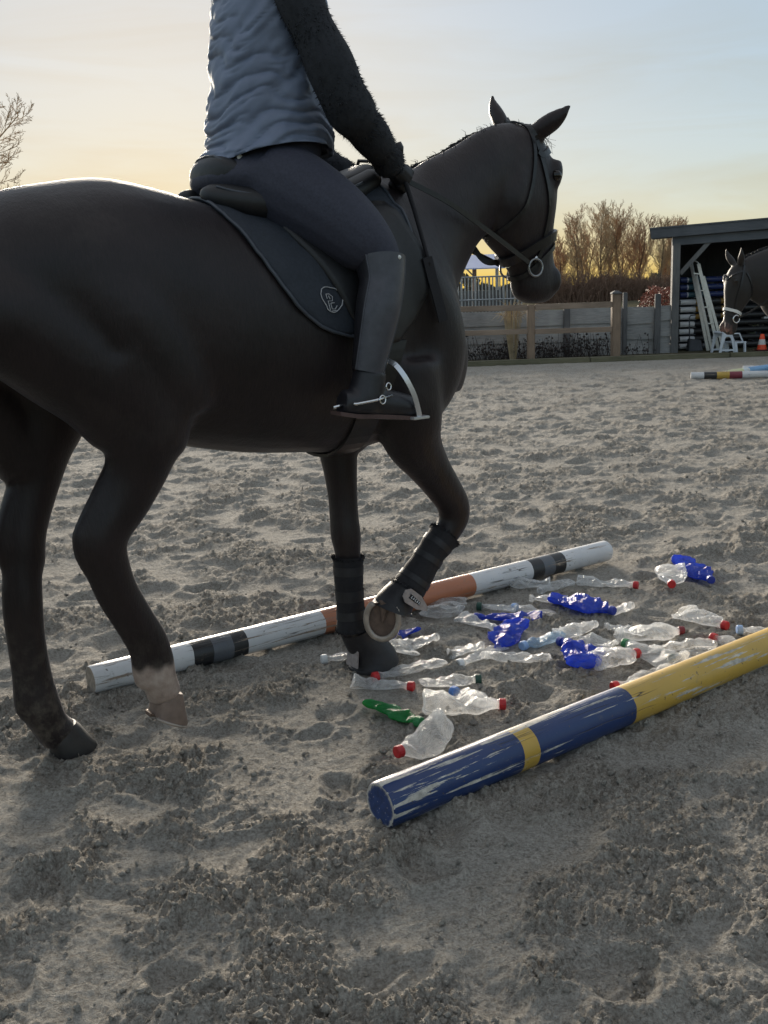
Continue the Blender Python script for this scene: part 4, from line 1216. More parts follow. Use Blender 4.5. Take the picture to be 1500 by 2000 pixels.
for z in (0.02, .09, .235, .37):
    mb = MB(); mb.box((-.12, -.05, z - .012), (.22, .05, z + .003)); mb.build('slat', TARBOARD, rk2)
mb = MB(); mb.box((-.16, -.05, 0), (-.12, .05, .55)); mb.build('upright', TARBOARD, rk2)
mb = MB(); mb.box((.22, -.05, 0), (.26, .05, .55)); mb.build('upright', TARBOARD, rk2)
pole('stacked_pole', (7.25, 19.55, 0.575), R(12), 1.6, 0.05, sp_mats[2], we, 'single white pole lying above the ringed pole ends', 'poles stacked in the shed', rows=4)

# ------------------------------------------------------------------ second horse at the right edge
T2 = [(s_, zt - 0.04, zb, w) for s_, zt, zb, w in TORSO]
N2 = [((1.02, 1.60), (1.28, 0.96), 0.19), ((1.16, 1.63), (1.37, 1.04), 0.155), ((1.30, 1.61), (1.44, 1.03), 0.125), ((1.43, 1.575), (1.50, 1.06), 0.105), ((1.56, 1.535), (1.57, 1.10), 0.095), ((1.67, 1.49), (1.63, 1.18), 0.085), ((1.75, 1.43), (1.66, 1.25), 0.07)]
H2 = [((1.71, 1.455), (1.62, 1.37), 0.055), ((1.79, 1.43), (1.60, 1.27), 0.085), ((1.84, 1.36), (1.60, 1.17), 0.1), ((1.862, 1.28), (1.615, 1.10), 0.102), ((1.867, 1.21), (1.65, 1.05), 0.09), ((1.865, 1.13), (1.69, 1.0), 0.075), ((1.862, 1.04), (1.72, 0.95), 0.065),
      ((1.865, 0.96), (1.735, 0.90), 0.062), ((1.872, 0.89), (1.74, 0.84), 0.063), ((1.865, 0.82), (1.76, 0.79), 0.055), ((1.835, 0.78), (1.79, 0.775), 0.03)]
def straight_leg(s0, d, front):
    if front: return [(s0, d, 1.0, .12), (s0 - .01, d, .84, .10), (s0, d, .72, .068), (s0, d, .55, .052), (s0 + .005, d, .49, .055), (s0, d, .40, .042), (s0, d, .24, .04), (s0 + .01, d, .155, .052), (s0 + .05, d, .08, .045), (s0 + .07, d, .04, .055), (s0 + .075, d, 0.0, .062)]
    return [(s0 + .12, d, 1.1, .16), (s0 + .08, d, .95, .12), (s0 + .03, d, .8, .082), (s0 - .04, d, .66, .062), (s0 - .06, d, .58, .056), (s0 - .06, d, .45, .045), (s0 - .055, d, .27, .041), (s0 - .045, d, .155, .053), (s0, d, .08, .046), (s0 + .02, d, .04, .055), (s0 + .03, d, 0.0, .062)]
b2 = MB(); b2.loft(torso_rings(T2)); b2.loft(pair_rings(N2, 4, 20)); b2.loft(pair_rings(H2, 4, 20, 2.3))
for s_, d, fr in ((1.00, .13, 1), (1.04, -.13, 1), (0.0, .14, 0), (0.12, -.14, 0)): leg_tube(b2, straight_leg(s_, d, fr))
for sd in (-1, 1):
    blob(b2, [(-0.10, sd * 0.14, 1.26, 0.16), (0.05, sd * 0.145, 1.10, 0.15), (0.12, sd * 0.15, 1.0, 0.11)])
    blob(b2, [(1.14, sd * 0.13, 1.35, 0.125), (1.20, sd * 0.135, 1.12, 0.12), (1.12, sd * 0.14, 0.95, 0.11)])
    blob(b2, [(1.83, sd * .055, 1.34, .03), (1.818, sd * .070, 1.29, .031), (1.81, sd * .068, 1.25, .025)])
    blob(b2, [(1.86, sd * .03, .89, .025), (1.868, sd * .042, .85, .026), (1.86, sd * .04, .81, .022)])
    ear(b2, (1.755, sd * .055, 1.455), (1.80, sd * .115, 1.60), (0.3, sd * 1.0, 0.0), 0.034)
me2 = remeshed('second_horse_body', b2, 0.0135, 5)
B2BVH = bvh_of(me2)
t = NT('bay_coat')
f1 = t.noise(4, 4); f2 = t.noise(80, 4, 0.6, t.coord('Object', (3, 1, .35)))
c = t.mix(0.3, t.ramp(f1, [(0.35, (0.008, 0.006, 0.005)), (0.65, (0.017, 0.011, 0.009))]), t.ramp(f2, [(0.35, (0.006, 0.004, 0.004)), (0.65, (0.022, 0.015, 0.012))]))
gx = t.node('ShaderNodeSeparateXYZ'); t.l.new(t.coord(), gx.inputs[0])
nz_ = t.ramp(gx.outputs['Z'], [(0.80, (1, 1, 1)), (0.93, (0, 0, 0))])
fw = t.ramp(t.noise(7, 3), [(0.5, (0, 0, 0)), (0.62, (1, 1, 1))])
fx_ = t.node('ShaderNodeMapRange'); fx_.inputs['From Min'].default_value = 1.80; fx_.inputs['From Max'].default_value = 1.86; t.l.new(gx.outputs['X'], fx_.inputs['Value'])
pk = t.mix(1.0, t.mix(1.0, nz_, fw, 'MULTIPLY'), fx_.outputs[0], 'MULTIPLY')
c = t.mix(pk, c, (0.42, 0.22, 0.18))
BAY = t.set(Base_Color=c, Roughness=0.6, Sheen_Weight=0.05, Normal=t.bump(f2, 0.2, 0.004))
me2.materials.append(BAY)
X2, Y2, A2_ = 5.12, 10.58, R(198)
h2 = empty('horse', (X2, Y2, 0), A2_, 'brown bridled horse lowering its head at the right edge before the shed', 'horse')
link('body', me2, h2)
LEATHER = plain('black_leather', (0.012, 0.011, 0.012), 0.38, 0.3, 60, 0.2, 0.002)
STEEL = plain('polished_steel', (0.72, 0.72, 0.74), 0.18, 0.05, 30, 0.0, Metallic=1.0)


def ribbon(pts, w, th, bvh=None, off=0.003, n=6, wtaper=None):
    """flat strap along points, laid on a surface when one is given"""
    A = [Vector(p) for p in catmull(pts, n)]
    N = []
    for i, p in enumerate(A):
        if bvh is not None:
            q_, nn, _, _ = bvh.find_nearest(p)
            A[i] = q_ + nn * off; N.append(nn.copy())
        else: N.append(None)
    mb = MB(); rings = []
    for i, p in enumerate(A):
        tg = (A[min(i + 1, len(A) - 1)] - A[max(i - 1, 0)]).normalized()
        nn = N[i] if N[i] is not None else Vector((0, -1, 0))
        nn = (nn - tg * nn.dot(tg)).normalized(); sd_ = tg.cross(nn)
        ww = w if wtaper is None else w * wtaper[0] + (w * wtaper[1] - w * wtaper[0]) * i / (len(A) - 1)
        rings.append([p + sd_ * ww / 2 + nn * th, p - sd_ * ww / 2 + nn * th, p - sd_ * ww / 2 - nn * th * .2, p + sd_ * ww / 2 - nn * th * .2])
    mb.loft(rings)
    return mb


def torus(c, ax, r, rr, seg=20, s2=8):
    ax = Vector(ax).normalized(); a = ax.orthogonal().normalized(); b = ax.cross(a); c = Vector(c)
    pts = [c + (a * math.cos(2 * math.pi * k / seg) + b * math.sin(2 * math.pi * k / seg)) * r for k in range(seg + 1)]
    mb = MB(); mb.tube(pts, rr, s2, cap=False)
    return mb


br2 = empty('bridle', (X2, Y2, 0), A2_, 'black bridle with white noseband on the brown horse at right', 'bridle')
WLEA = plain('white_padding', (0.7, 0.7, 0.68), 0.5, 0.1, 30, 0.1)
for sd in (-1, 1):
    ribbon([(1.70, sd * .03, 1.47), (1.735, sd * .08, 1.38), (1.77, sd * .105, 1.26), (1.80, sd * .085, 1.10), (1.80, sd * .07, .96)], .02, .004, B2BVH, .004).build('cheek_strap', LEATHER, br2)
    ribbon([(1.86, sd * .0, 1.30), (1.84, sd * .08, 1.36), (1.75, sd * .10, 1.38)], .02, .004, B2BVH, .004).build('browband', LEATHER, br2)
    torus((1.79, sd * .072, .93), (0, 1, 0), .035, .006).build('bit_ring', STEEL, br2, True)
    ribbon([(1.79, sd * .08, .93), (1.6, sd * .12, 1.03), (1.35, sd * .17, 1.22), (1.05, sd * .12, 1.60)], .016, .003).build('rein', LEATHER, br2)
    ribbon([(1.70, sd * .10, 1.36), (1.64, sd * .09, 1.25), (1.615, sd * .03, 1.14)], .015, .003, B2BVH, .004).build('throat_strap', LEATHER, br2)
ribbon([(1.70, -.03, 1.47), (1.685, 0, 1.49), (1.70, .03, 1.47)], .03, .004, B2BVH, .004).build('head_strap', LEATHER, br2)
ribbon([(1.72, -.04, .97), (1.79, -.075, 1.0), (1.85, -.05, 1.02), (1.868, 0, 1.03), (1.85, .05, 1.02), (1.79, .075, 1.0), (1.72, .04, .97)], .028, .008, B2BVH, .004).build('noseband', WLEA, br2)
ribbon([(1.72, -.03, .90), (1.79, -.075, .95), (1.86, -.03, .985), (1.868, 0, .985), (1.86, .03, .985), (1.79, .075, .95), (1.72, .03, .90)], .016, .004, B2BVH, .004).build('flash_strap', LEATHER, br2)
EYE = NT('horse_eye').set(Base_Color=(0.008, 0.005, 0.004), Roughness=0.08)
def sphere(c, r, seg=14, sc=(1, 1, 1)):
    mb = MB(); rings = []
    for i in range(1, 8):
        th = math.pi * i / 8
        rings.append([(c[0] + r * sc[0] * math.sin(th) * math.cos(2 * math.pi * k / seg), c[1] + r * sc[1] * math.sin(th) * math.sin(2 * math.pi * k / seg), c[2] + r * sc[2] * math.cos(th)) for k in range(seg)])
    mb.loft(rings); return mb
for sd in (-1, 1): sphere((1.822, sd * .084, 1.288), .02).build('eye', EYE, h2, True)
mb = MB(); r_ = random.Random(9)
for k in range(260):
    f = r_.random(); i = f * (len(N2) - 1); j = min(int(i), len(N2) - 2)
    a = Vector((N2[j][0][0], 0, N2[j][0][1])).lerp(Vector((N2[j + 1][0][0], 0, N2[j + 1][0][1])), i - j)
    L = r_.uniform(.04, .10)
    mb.tube([a + Vector((0, 0, -.01)), a + Vector((r_.gauss(0, .01), -.03, .015)), a + Vector((r_.gauss(0, .02), -.07 - L * .3, -L * .8))], [.004, .004, .001], 3, cap=False)
HAIR = plain('dark_hair', (0.012, 0.010, 0.010), 0.55, 0.3, 10, 0)
mb.build('mane', HAIR, h2)
mb = MB()
for k in range(90):
    a = Vector((-.33, r_.gauss(0, .02), 1.27)); mb.tube([a, a + Vector((-.08, r_.gauss(0, .02), -.1)), a + Vector((-.12 + r_.gauss(0, .03), r_.gauss(0, .05), -.45)), a + Vector((-.10 + r_.gauss(0, .04), r_.gauss(0, .06), -.8))], [.012, .012, .008, .002], 4, cap=False)
mb.build('tail', HAIR, h2)
# ------------------------------------------------------------------ hooves, shoes, leg gear
HOOFD = plain('dark_hoof', (0.022, 0.019, 0.018), 0.55, 0.3, 25, 0.3)
HOOFP = plain('pale_hoof', (0.17, 0.12, 0.095), 0.6, 0.3, 25, 0.3)
SOLE = plain('hoof_sole', (0.13, 0.088, 0.068), 0.85, 0.35, 30, 0.5)
SHOE = plain('worn_horseshoe', (0.36, 0.31, 0.27), 0.5, 0.25, 25, 0.3, Metallic=0.5)
SANDY = plain('sandy_hoof_dirt', (0.24, 0.20, 0.16), 0.95, 0.3, 30, 0.5)


def hoof(parent, mat, M, w=0.066, L=0.072, h=0.085, shod=True):
    """sole in the local xy plane, toe to +x, coronet at +z; M places it in the horse frame"""
    def outline(sx, ax, z, n=28):
        o_ = []
        for k in range(n):
            a = 2 * math.pi * k / n
            x_, y_ = math.cos(a), math.sin(a)
            if x_ < -0.55: x_ = -0.55 - (abs(x_) - 0.55) * 0.35
            o_.append((x_ * L * sx + ax, y_ * w * sx, z))
        return o_
    rings = [outline(1.0, 0.008, 0.0), outline(1.0, 0.008, 0.010), outline(0.9, -0.006, h * .55), outline(0.80, -0.020, h), outline(0.70, -0.024, h + .014)]
    mb = MB(); mb.loft([[M @ Vector(p) for p in r] for r in rings], cap=False)
    mb.loft([[M @ Vector(p) for p in outline(0.70, -0.024, h + .014)], [M @ Vector(p) for p in outline(0.1, -0.03, h + .02)]], cap=False)
    ho = mb.build('hoof', mat, parent, True)
    mb = MB(); mb.add([M @ Vector(p) for p in outline(0.99, 0.008, 0.004)] + [M @ Vector((0, 0, 0.014))], [(i, (i + 1) % 28, 28) for i in range(28)])
    mb.build('sole', SOLE, ho, True)
    if shod:
        pts = []
        for k in range(25):
            a = R(-138) + R(276) * k / 24
            x_ = math.cos(a); x_ = x_ if x_ > -.55 else -.55 - (abs(x_) - .55) * .8
            pts.append(M @ Vector((x_ * L * .90 + .008, math.sin(a) * w * .90, -0.002)))
        mb = MB(); mb.tube(pts, [(0.0105, 0.005)] * 25, 8, up=M.to_3x3() @ Vector((0, 0, 1)))
        mb.build('horseshoe', SHOE, ho, True)
        mb = MB(); mb.loft([[M @ Vector(p) for p in ((-.055, -.022, .004), (-.055, .022, .004), (-.05, .012, -.006), (-.05, -.012, -.006))], [M @ Vector(p) for p in ((.02, -.004, .008), (.02, .004, .008), (.02, .002, .003), (.02, -.002, .003))]])
        mb.build('frog', SOLE, ho)
    return ho


def frame(c, toe, up):
    x = Vector(toe).normalized(); z = Vector(up).normalized(); y = z.cross(x).normalized(); z = x.cross(y)
    M = Matrix.Identity(4)
    for i, v in enumerate((x, y, z)): M[0][i], M[1][i], M[2][i] = v
    M[0][3], M[1][3], M[2][3] = c
    return M


hoof(horse, HOOFD, frame((0.012, 0.12, -0.010), (1, 0, 0), (-.05, 0, 1)), 0.070, 0.078, 0.080, False)
hoof(horse, HOOFP, frame((0.228, -0.103, 0.113), (0.87, 0.0, -0.50), (0.50, 0, 0.87)), 0.060, 0.068, 0.070, True)
hoof(horse, HOOFD, frame((1.105, 0.08, -0.012), (1, 0, 0), (-.05, 0, 1)), 0.068, 0.075, 0.080, True)
hoof(horse, HOOFD, frame((1.030, -0.105, 0.244), (-0.12, 0.12, -1.0), (0.76, 0.64, -0.08)), 0.062, 0.078, 0.070, True)

FABRIC = plain('black_neoprene', (0.010, 0.009, 0.012), 0.8, 0.3, 90, 0.4)
RUBBER = plain('black_rubber', (0.014, 0.013, 0.016), 0.55, 0.3, 50, 0.25)
PALEP = plain('pale_patch', (0.30, 0.26, 0.25), 0.7, 0.2, 60, 0.2)


def boot_on(L, i0, i1, label, grow=0.011):
    bo = empty('tendon_boot', (HX, HY, 0), HA, label, 'leg boot', 'leg boots on the front legs')
    A = catmull(L[i0:i1], 6)
    mb = MB()
    n = len(A)
    rr = []
    for k, a in enumerate(A):
        g = a[3] + grow + 0.0012 * math.sin(k * 1.3) + (0.003 if k in (0, n - 1) else 0)
        rr.append((g * .95, g))
    mb.tube([a[:3] for a in A], rr, 22, up=(0, 1, 0), cap=False)
    mb.build('shell', FABRIC, bo, True)
    for f in (0.18, 0.45, 0.72):
        k = int(f * (n - 1)); m = max(1, n // 14)
        mb = MB(); mb.tube([a[:3] for a in A[k:k + m + 2]], [((a[3] + grow + .0022) * .95, a[3] + grow + .0022) for a in A[k:k + m + 2]], 22, up=(0, 1, 0), cap=False)
        mb.build('strap', RUBBER, bo, True)
    # fleece edge
    r_ = random.Random(len(label)); mb = MB()
    for k in range(420):
        a = A[0] if k % 3 else A[-1]; b = A[1] if k % 3 else A[-2]
        ax = (Vector(a[:3]) - Vector(b[:3])).normalized(); o1 = Vector((0, 1, 0)); o2 = ax.cross(o1).normalized(); th = r_.uniform(0, 6.28)
        o_ = (o1 * math.cos(th) + o2 * math.sin(th)); p = Vector(a[:3]) + o_ * (a[3] + grow - .002) - ax * r_.uniform(0, .012)
        e = p + (o_ * r_.uniform(.1, 1) + ax * r_.uniform(.2, 1) + Vector((r_.gauss(0, .3),) * 3)) * r_.uniform(.003, .008)
        mb.tube([p, e], [.0022, .0008], 3, cap=False)
    tag(mb.build('fleece_edge', FABRIC, bo), kind='stuff')
    return bo


boot_on(LEGS['near_front'], 7, 12, 'black fleece edged leg boot on the lifted front leg', 0.010)
boot_on(LEGS['far_front'], 7, 11, 'black leg boot on the front leg standing on the sand', 0.009)


def bell(cs, rs, label, oval=1.0):
    bo = empty('overreach_boot', (HX, HY, 0), HA, label, 'bell boot', 'bell boots on the front hooves')
    A = catmull([(*c, r) for c, r in zip(cs, rs)], 5)
    mb = MB(); mb.tube([a[:3] for a in A], [(a[3], a[3] * oval) for a in A], 28, up=(0, 1, 0), cap=False)
    mb.build('bell', RUBBER, bo, True)
    return bo, A


b1, _ = bell([(1.048, .083, .155), (1.065, .082, .115), (1.090, .08, .075), (1.108, .08, .035), (1.113, .08, .008)], [.060, .062, .070, .085, .092], 'black rubber bell boot over the standing front hoof', 1.06)
mb = MB(); mb.loft([[(1.035, .045, .13), (1.035, .10, .13), (1.028, .10, .13), (1.028, .045, .13)], [(1.022, .04, .02), (1.022, .11, .02), (1.015, .11, .02), (1.015, .04, .02)]]); mb.build('heel_strap', PALEP, b1, bevel=.002)
b2_, _ = bell([(1.142, -.095, .312), (1.112, -.091, .292), (1.092, -.088, .272), (1.084, -.086, .256)], [.058, .060, .065, .071], 'black rubber bell boot on the lifted front hoof', 1.05)
# pale tab with woven lettering on the boot's outer side
tabM = frame((1.118, -.163, .300), (0.75, 0.05, -0.66), (0.02, -1, 0.05))
mb = MB(); tb = [(-.052, -.016), (-.03, -.028), (.03, -.022), (.075, -.004), (.072, .008), (.02, .024), (-.035, .022), (-.055, .006)]
mb.loft([[tabM @ Vector((a, b, 0)) for a, b in tb], [tabM @ Vector((a, b, .005)) for a, b in tb]]); mb.build('tab', PALEP, b2_)
WTH = plain('white_thread', (0.7, 0.7, 0.7), 0.6, 0.1, 50, 0)
mb = MB(); mb.loft([[tabM @ Vector((a, b, .0055)) for a, b in ((-.028, -.009), (.03, -.006), (.03, .005), (-.028, .007))], [tabM @ Vector((a, b, .0065)) for a, b in ((-.028, -.009), (.03, -.006), (.03, .005), (-.028, .007))]])
mb.build('logo_patch', FABRIC, b2_)
mb = MB()
for k in range(5):
    x_ = -.02 + k * .0105
    mb.tube([tabM @ Vector((x_, -.005, .0075)), tabM @ Vector((x_ + .002, .004, .0075))], .0012, 4)
    mb.tube([tabM @ Vector((x_, -.004, .0075)), tabM @ Vector((x_ + .005, -.004 + .004 * (k % 2), .0075))], .001, 4)
mb.build('logo_letters', WTH, b2_)

# ------------------------------------------------------------------ eyes, mane, tail
for sd in (-1, 1): sphere((1.862, sd * .088, 1.686), .021).build('eye', EYE, horse, True)
r_ = random.Random(21); mb = MB()
cr_pts = catmull([(1.22, 1.69), (1.343, 1.727), (1.432, 1.763), (1.50, 1.793), (1.569, 1.827), (1.64, 1.854), (1.73, 1.868), (1.79, 1.86)], 8)
for k in range(45):
    f = r_.random() * (len(cr_pts) - 1.01); i = int(f); a = cr_pts[i] * (1 - f + i) + cr_pts[i + 1] * (f - i)
    p = Vector((a[0], r_.gauss(0, .012), a[1] - .008)); L = r_.uniform(.012, .024) * (1.8 if r_.random() < .05 else 1)
    d_ = Vector((-.45 + r_.gauss(0, .25), r_.choice((-1, 1, 1)) * r_.uniform(0, .5), 1)).normalized()
    mb.tube([p, p + d_ * L * .6, p + d_ * L + Vector((-.006, r_.gauss(0, .008), -.004))], [.0014, .001, .0004], 3, cap=False)
for k in range(1500):                      # the fall of the mane on the far side and hanging strands
    f = r_.random() * (len(cr_pts) - 1.01); i = int(f); a = cr_pts[i]
    p = Vector((a[0], .022, a[1] - .012)); L = r_.uniform(.05, .14)
    mb.tube([p, p + Vector((r_.gauss(0, .01), .028, -.004)), p + Vector((r_.gauss(0, .015), .075, -L * .5)), p + Vector((r_.gauss(0, .02), .085 + r_.gauss(0, .01), -L))], [.0015, .002, .0018, .0006], 3, cap=False)
for k in range(14):                       # forelock
    p = Vector((1.80 + r_.gauss(0, .012), r_.gauss(0, .02), 1.855)); L = r_.uniform(.03, .09)
    mb.tube([p, p + Vector((.05, r_.gauss(0, .012), .006)), p + Vector((.09 + r_.gauss(0, .012), r_.gauss(0, .03), -L * .6)), p + Vector((.115 + r_.gauss(0, .012), r_.gauss(0, .035), -L))], [.0012, .0012, .001, .0004], 3, cap=False)
tag(mb.build('mane', HAIR, horse), kind='stuff')
mb = MB()
for k in range(620):
    a = Vector((-.262 + r_.gauss(0, .012), r_.gauss(0, .016), 1.40 + r_.gauss(0, .015)))
    w1, w2, w3 = r_.gauss(0, .022), r_.gauss(0, .038), r_.gauss(0, .055)
    pts = catmull([tuple(a), tuple(a + Vector((-.065, w1 * .6, -.005))), tuple(a + Vector((-.115 + r_.gauss(0, .015), w1, -.10))), tuple(a + Vector((-.145 + r_.gauss(0, .022), w2, -.34))), tuple(a + Vector((-.15 + r_.gauss(0, .03), w2 * 1.2, -.60))), tuple(a + Vector((-.135 + r_.gauss(0, .035), w3, -.86 + r_.gauss(0, .07))))], 2)
    n = len(pts)
    mb.tube([tuple(p) for p in pts], [.0055 * (1 - .8 * i / (n - 1)) for i in range(n)], 3, cap=False)
mb.tube([(-.20, 0, 1.41), (-.27, 0, 1.405), (-.33, 0, 1.385), (-.375, 0, 1.30), (-.39, 0, 1.16), (-.395, 0, 1.02)], [.045, .042, .036, .03, .022, .008], 12)
tag(mb.build('tail', HAIR, horse), kind='stuff')

# ------------------------------------------------------------------ bridle
BITM = plain('tarnished_bit_steel', (0.30, 0.30, 0.31), 0.35, 0.2, 60, 0.1, Metallic=0.9)
br = empty('bridle', (HX, HY, 0), HA, 'black leather bridle with steel bit and reins on the ridden horse', 'bridle')
for sd in (-1, 1):
    ribbon([(1.755, sd * .035, 1.875), (1.775, sd * .085, 1.80), (1.80, sd * .11, 1.70), (1.825, sd * .095, 1.56), (1.815, sd * .075, 1.44), (1.785, sd * .068, 1.385)], .018, .004, HBVH, .003).build('cheek_strap', LEATHER, br)
    ribbon([(1.765, sd * .05, 1.87), (1.755, sd * .10, 1.74), (1.72, sd * .11, 1.62), (1.66, sd * .07, 1.53), (1.635, sd * .0, 1.495)], .014, .0035, HBVH, .003).build('throat_strap', LEATHER, br)
    ribbon([(1.89, 0, 1.79), (1.865, sd * .07, 1.78), (1.80, sd * .105, 1.755), (1.775, sd * .10, 1.765)], .02, .005, HBVH, .003).build('browband', LEATHER, br)
    torus((1.776, sd * .074, 1.372), (0.12, 1, 0), .030, .0042).build('bit_ring', BITM, br, True)
    mb = MB(); mb.tube([(1.776, sd * .074, 1.408), (1.79, sd * .06, 1.40), (1.80, 0, 1.40)], .007, 8); mb.build('bit', STEEL, br, True)
ribbon([(1.755, -.035, 1.875), (1.745, 0, 1.89), (1.755, .035, 1.875)], .03, .005, HBVH, .003).build('head_strap', LEATHER, br)
loopN = [(1.705, 0, 1.405), (1.72, -.045, 1.415), (1.78, -.075, 1.445), (1.86, -.065, 1.475), (1.915, -.03, 1.49), (1.925, 0, 1.493), (1.915, .03, 1.49), (1.86, .065, 1.475), (1.78, .075, 1.445), (1.72, .045, 1.415), (1.705, 0, 1.405)]
ribbon(loopN, .034, .010, HBVH, .004).build('noseband', LEATHER, br)
loopF = [(1.735, 0, 1.335), (1.75, -.045, 1.345), (1.80, -.07, 1.385), (1.86, -.065, 1.425), (1.91, -.03, 1.455), (1.922, 0, 1.46), (1.91, .03, 1.455), (1.86, .065, 1.425), (1.80, .07, 1.385), (1.75, .045, 1.345), (1.735, 0, 1.335)]
ribbon(loopF, .016, .005, HBVH, .004).build('flash_strap', LEATHER, br)
mb = MB(); mb.box((1.705, -.012, 1.375), (1.725, .012, 1.40)); mb.build('buckle', STEEL, br, bevel=.003)
ribbon([(1.74, -.078, 1.388), (1.60, -.105, 1.452), (1.45, -.128, 1.52), (1.30, -.148, 1.585), (1.14, -.135, 1.648)], .016, .003).build('rein', LEATHER, br)
ribbon([(1.74, .078, 1.388), (1.60, .108, 1.452), (1.45, .128, 1.52), (1.30, .148, 1.585), (1.195, .115, 1.648)], .016, .003).build('rein', LEATHER, br)
ribbon([(1.705, .03, 1.40), (1.66, .04, 1.395), (1.63, .05, 1.41), (1.60, .06, 1.45)], .02, .004).build('strap_end', LEATHER, br)
# buckled bight of the reins looping over the neck between the hands
mb = MB(); mb.tube([(1.13, -.11, 1.66), (1.10, -.05, 1.705), (1.09, .02, 1.715), (1.12, .08, 1.69), (1.16, .10, 1.66)], .006, 6); mb.build('rein', LEATHER, br, True)

# ------------------------------------------------------------------ saddle pad and saddle
def wrap(s_, ph, off):
    """point on the horse's barrel: forward position, angle from the spine (right side negative), distance off the skin"""
    d_ = Vector((0, math.sin(ph), math.cos(ph)))
    o_ = Vector((s_, 0, 1.22))
    h, n_, i_, ds = HBVH.ray_cast(o_ + d_ * 1.0, -d_)
    if h is None: h = o_ + d_ * .3
    return h + d_ * off


def skin_sheet(phis, back, front, off0, th, ns=22, puff=None):
    """closed thin sheet between two outlines on the barrel, both given over the angle from the spine"""
    top, bot = [], []
    for i, ph in enumerate(phis):
        a, b = np.interp(abs(ph), *back), np.interp(abs(ph), *front)
        ra, rb = [], []
        for k in range(ns):
            s_ = a + (b - a) * k / (ns - 1)
            e = min(k, ns - 1 - k, 2) / 2.0
            pf = puff(s_, abs(ph)) if puff else 0
            ra.append(wrap(s_, ph, off0 + th * (.35 + .65 * e) + pf)); rb.append(wrap(s_, ph, off0 * .3))
        top.append(ra); bot.append(rb)
    mb = MB(); n = len(phis)
    V = [p for r in top for p in r] + [p for r in bot for p in r]; F_ = []
    o_ = n * ns
    for i in range(n - 1):
        for k in range(ns - 1):
            q_ = (i * ns + k, i * ns + k + 1, (i + 1) * ns + k + 1, (i + 1) * ns + k)
            F_.append(q_); F_.append(tuple(o_ + j for j in q_[::-1]))
        for k in (0, ns - 1):
            q_ = (i * ns + k, (i + 1) * ns + k, o_ + (i + 1) * ns + k, o_ + i * ns + k); F_.append(q_ if k == 0 else q_[::-1])
    for i in (0, n - 1):
        for k in range(ns - 1):
            q_ = (i * ns + k, i * ns + k + 1, o_ + i * ns + k + 1, o_ + i * ns + k); F_.append(q_[::-1] if i == 0 else q_)
    mb.add(V, F_)
    return mb, top


PADC = plain('dark_navy_cotton', (0.024, 0.030, 0.042), 0.75, 0.2, 120, 0.4)
PIPE = plain('navy_satin_piping', (0.055, 0.062, 0.078), 0.45, 0.15, 60, 0.1)
D = math.radians
pback = ([0, D(25), D(50), D(66), D(80), D(92), D(96)], [.485, .49, .545, .588, .635, .715, .80])
pfront = ([0, D(40), D(70), D(96)], [1.06, 1.10, 1.12, 1.02])
def quilt(s_, ph): return 0.006 * (min(abs(math.sin(s_ * 33)) ** .5, abs(math.sin(ph * 9.5 + s_ * 2)) ** .5) - .5)
pad = empty('saddle_pad', (HX, HY, 0), HA, 'dark navy quilted saddle pad with piped edge under the saddle', 'saddle pad')
PADTOP = []
for sd in (-1, 1):
    ph = [sd * D(96) * k / 34 for k in range(35)]
    mb, top = skin_sheet(ph, pback, pfront, .006, .010, 30, quilt)
    o = mb.build('quilted_side', PADC, pad, True); fixn(o.data)
    mb = MB(); mb.tube([r[0] for r in top] + top[-1][1:] + [r[-1] for r in top[::-1]], .0055, 6); mb.build('piping', PIPE, pad, True)
    if sd < 0: PADTOP = top
PBVH = BVHTree.FromPolygons([p for r in PADTOP for p in r], [(i * 30 + k, i * 30 + k + 1, (i + 1) * 30 + k + 1, (i + 1) * 30 + k) for i in range(34) for k in range(29)])
EMB = [[(0.7432, 1.3235), (0.7324, 1.326), (0.7214, 1.3252), (0.7123, 1.3198), (0.7071, 1.3066), (0.7088, 1.2943), (0.715, 1.2829), (0.7213, 1.2737), (0.7236, 1.2646), (0.7315, 1.2587), (0.7423, 1.2549), (0.7535, 1.2567), (0.7636, 1.2631), (0.775, 1.275), (0.780, 1.29), (0.775, 1.308), (0.762, 1.32), (0.7432, 1.3235)],
       [(0.7231, 1.3061), (0.7341, 1.3064), (0.7447, 1.2988), (0.7427, 1.287), (0.7275, 1.287), (0.7307, 1.27), (0.7323, 1.2615)], [(0.7237, 1.305), (0.7259, 1.2937)], [(0.7311, 1.302), (0.7354, 1.2923)],
       [(0.7355, 1.2811), (0.7387, 1.2646), (0.7497, 1.2642), (0.7579, 1.2735)], [(0.7362, 1.2811), (0.7493, 1.2817)], [(0.737, 1.2591), (0.7537, 1.2601)]]
SILV = plain('silver_embroidery', (0.42, 0.42, 0.44), 0.45, 0.15, 200, 0.1)
mb = MB()
for k, L in enumerate(EMB):
    pts = []
    for a, b in L:
        h, n_, i_, ds = PBVH.ray_cast(Vector((a, -1, b)), Vector((0, 1, 0)))
        if h is not None: pts.append(h + Vector((0, -.003, 0)))
    if len(pts) > 1: mb.tube(pts, .0015 if k == 0 else .0014, 6)
mb.build('emblem', SILV, pad)

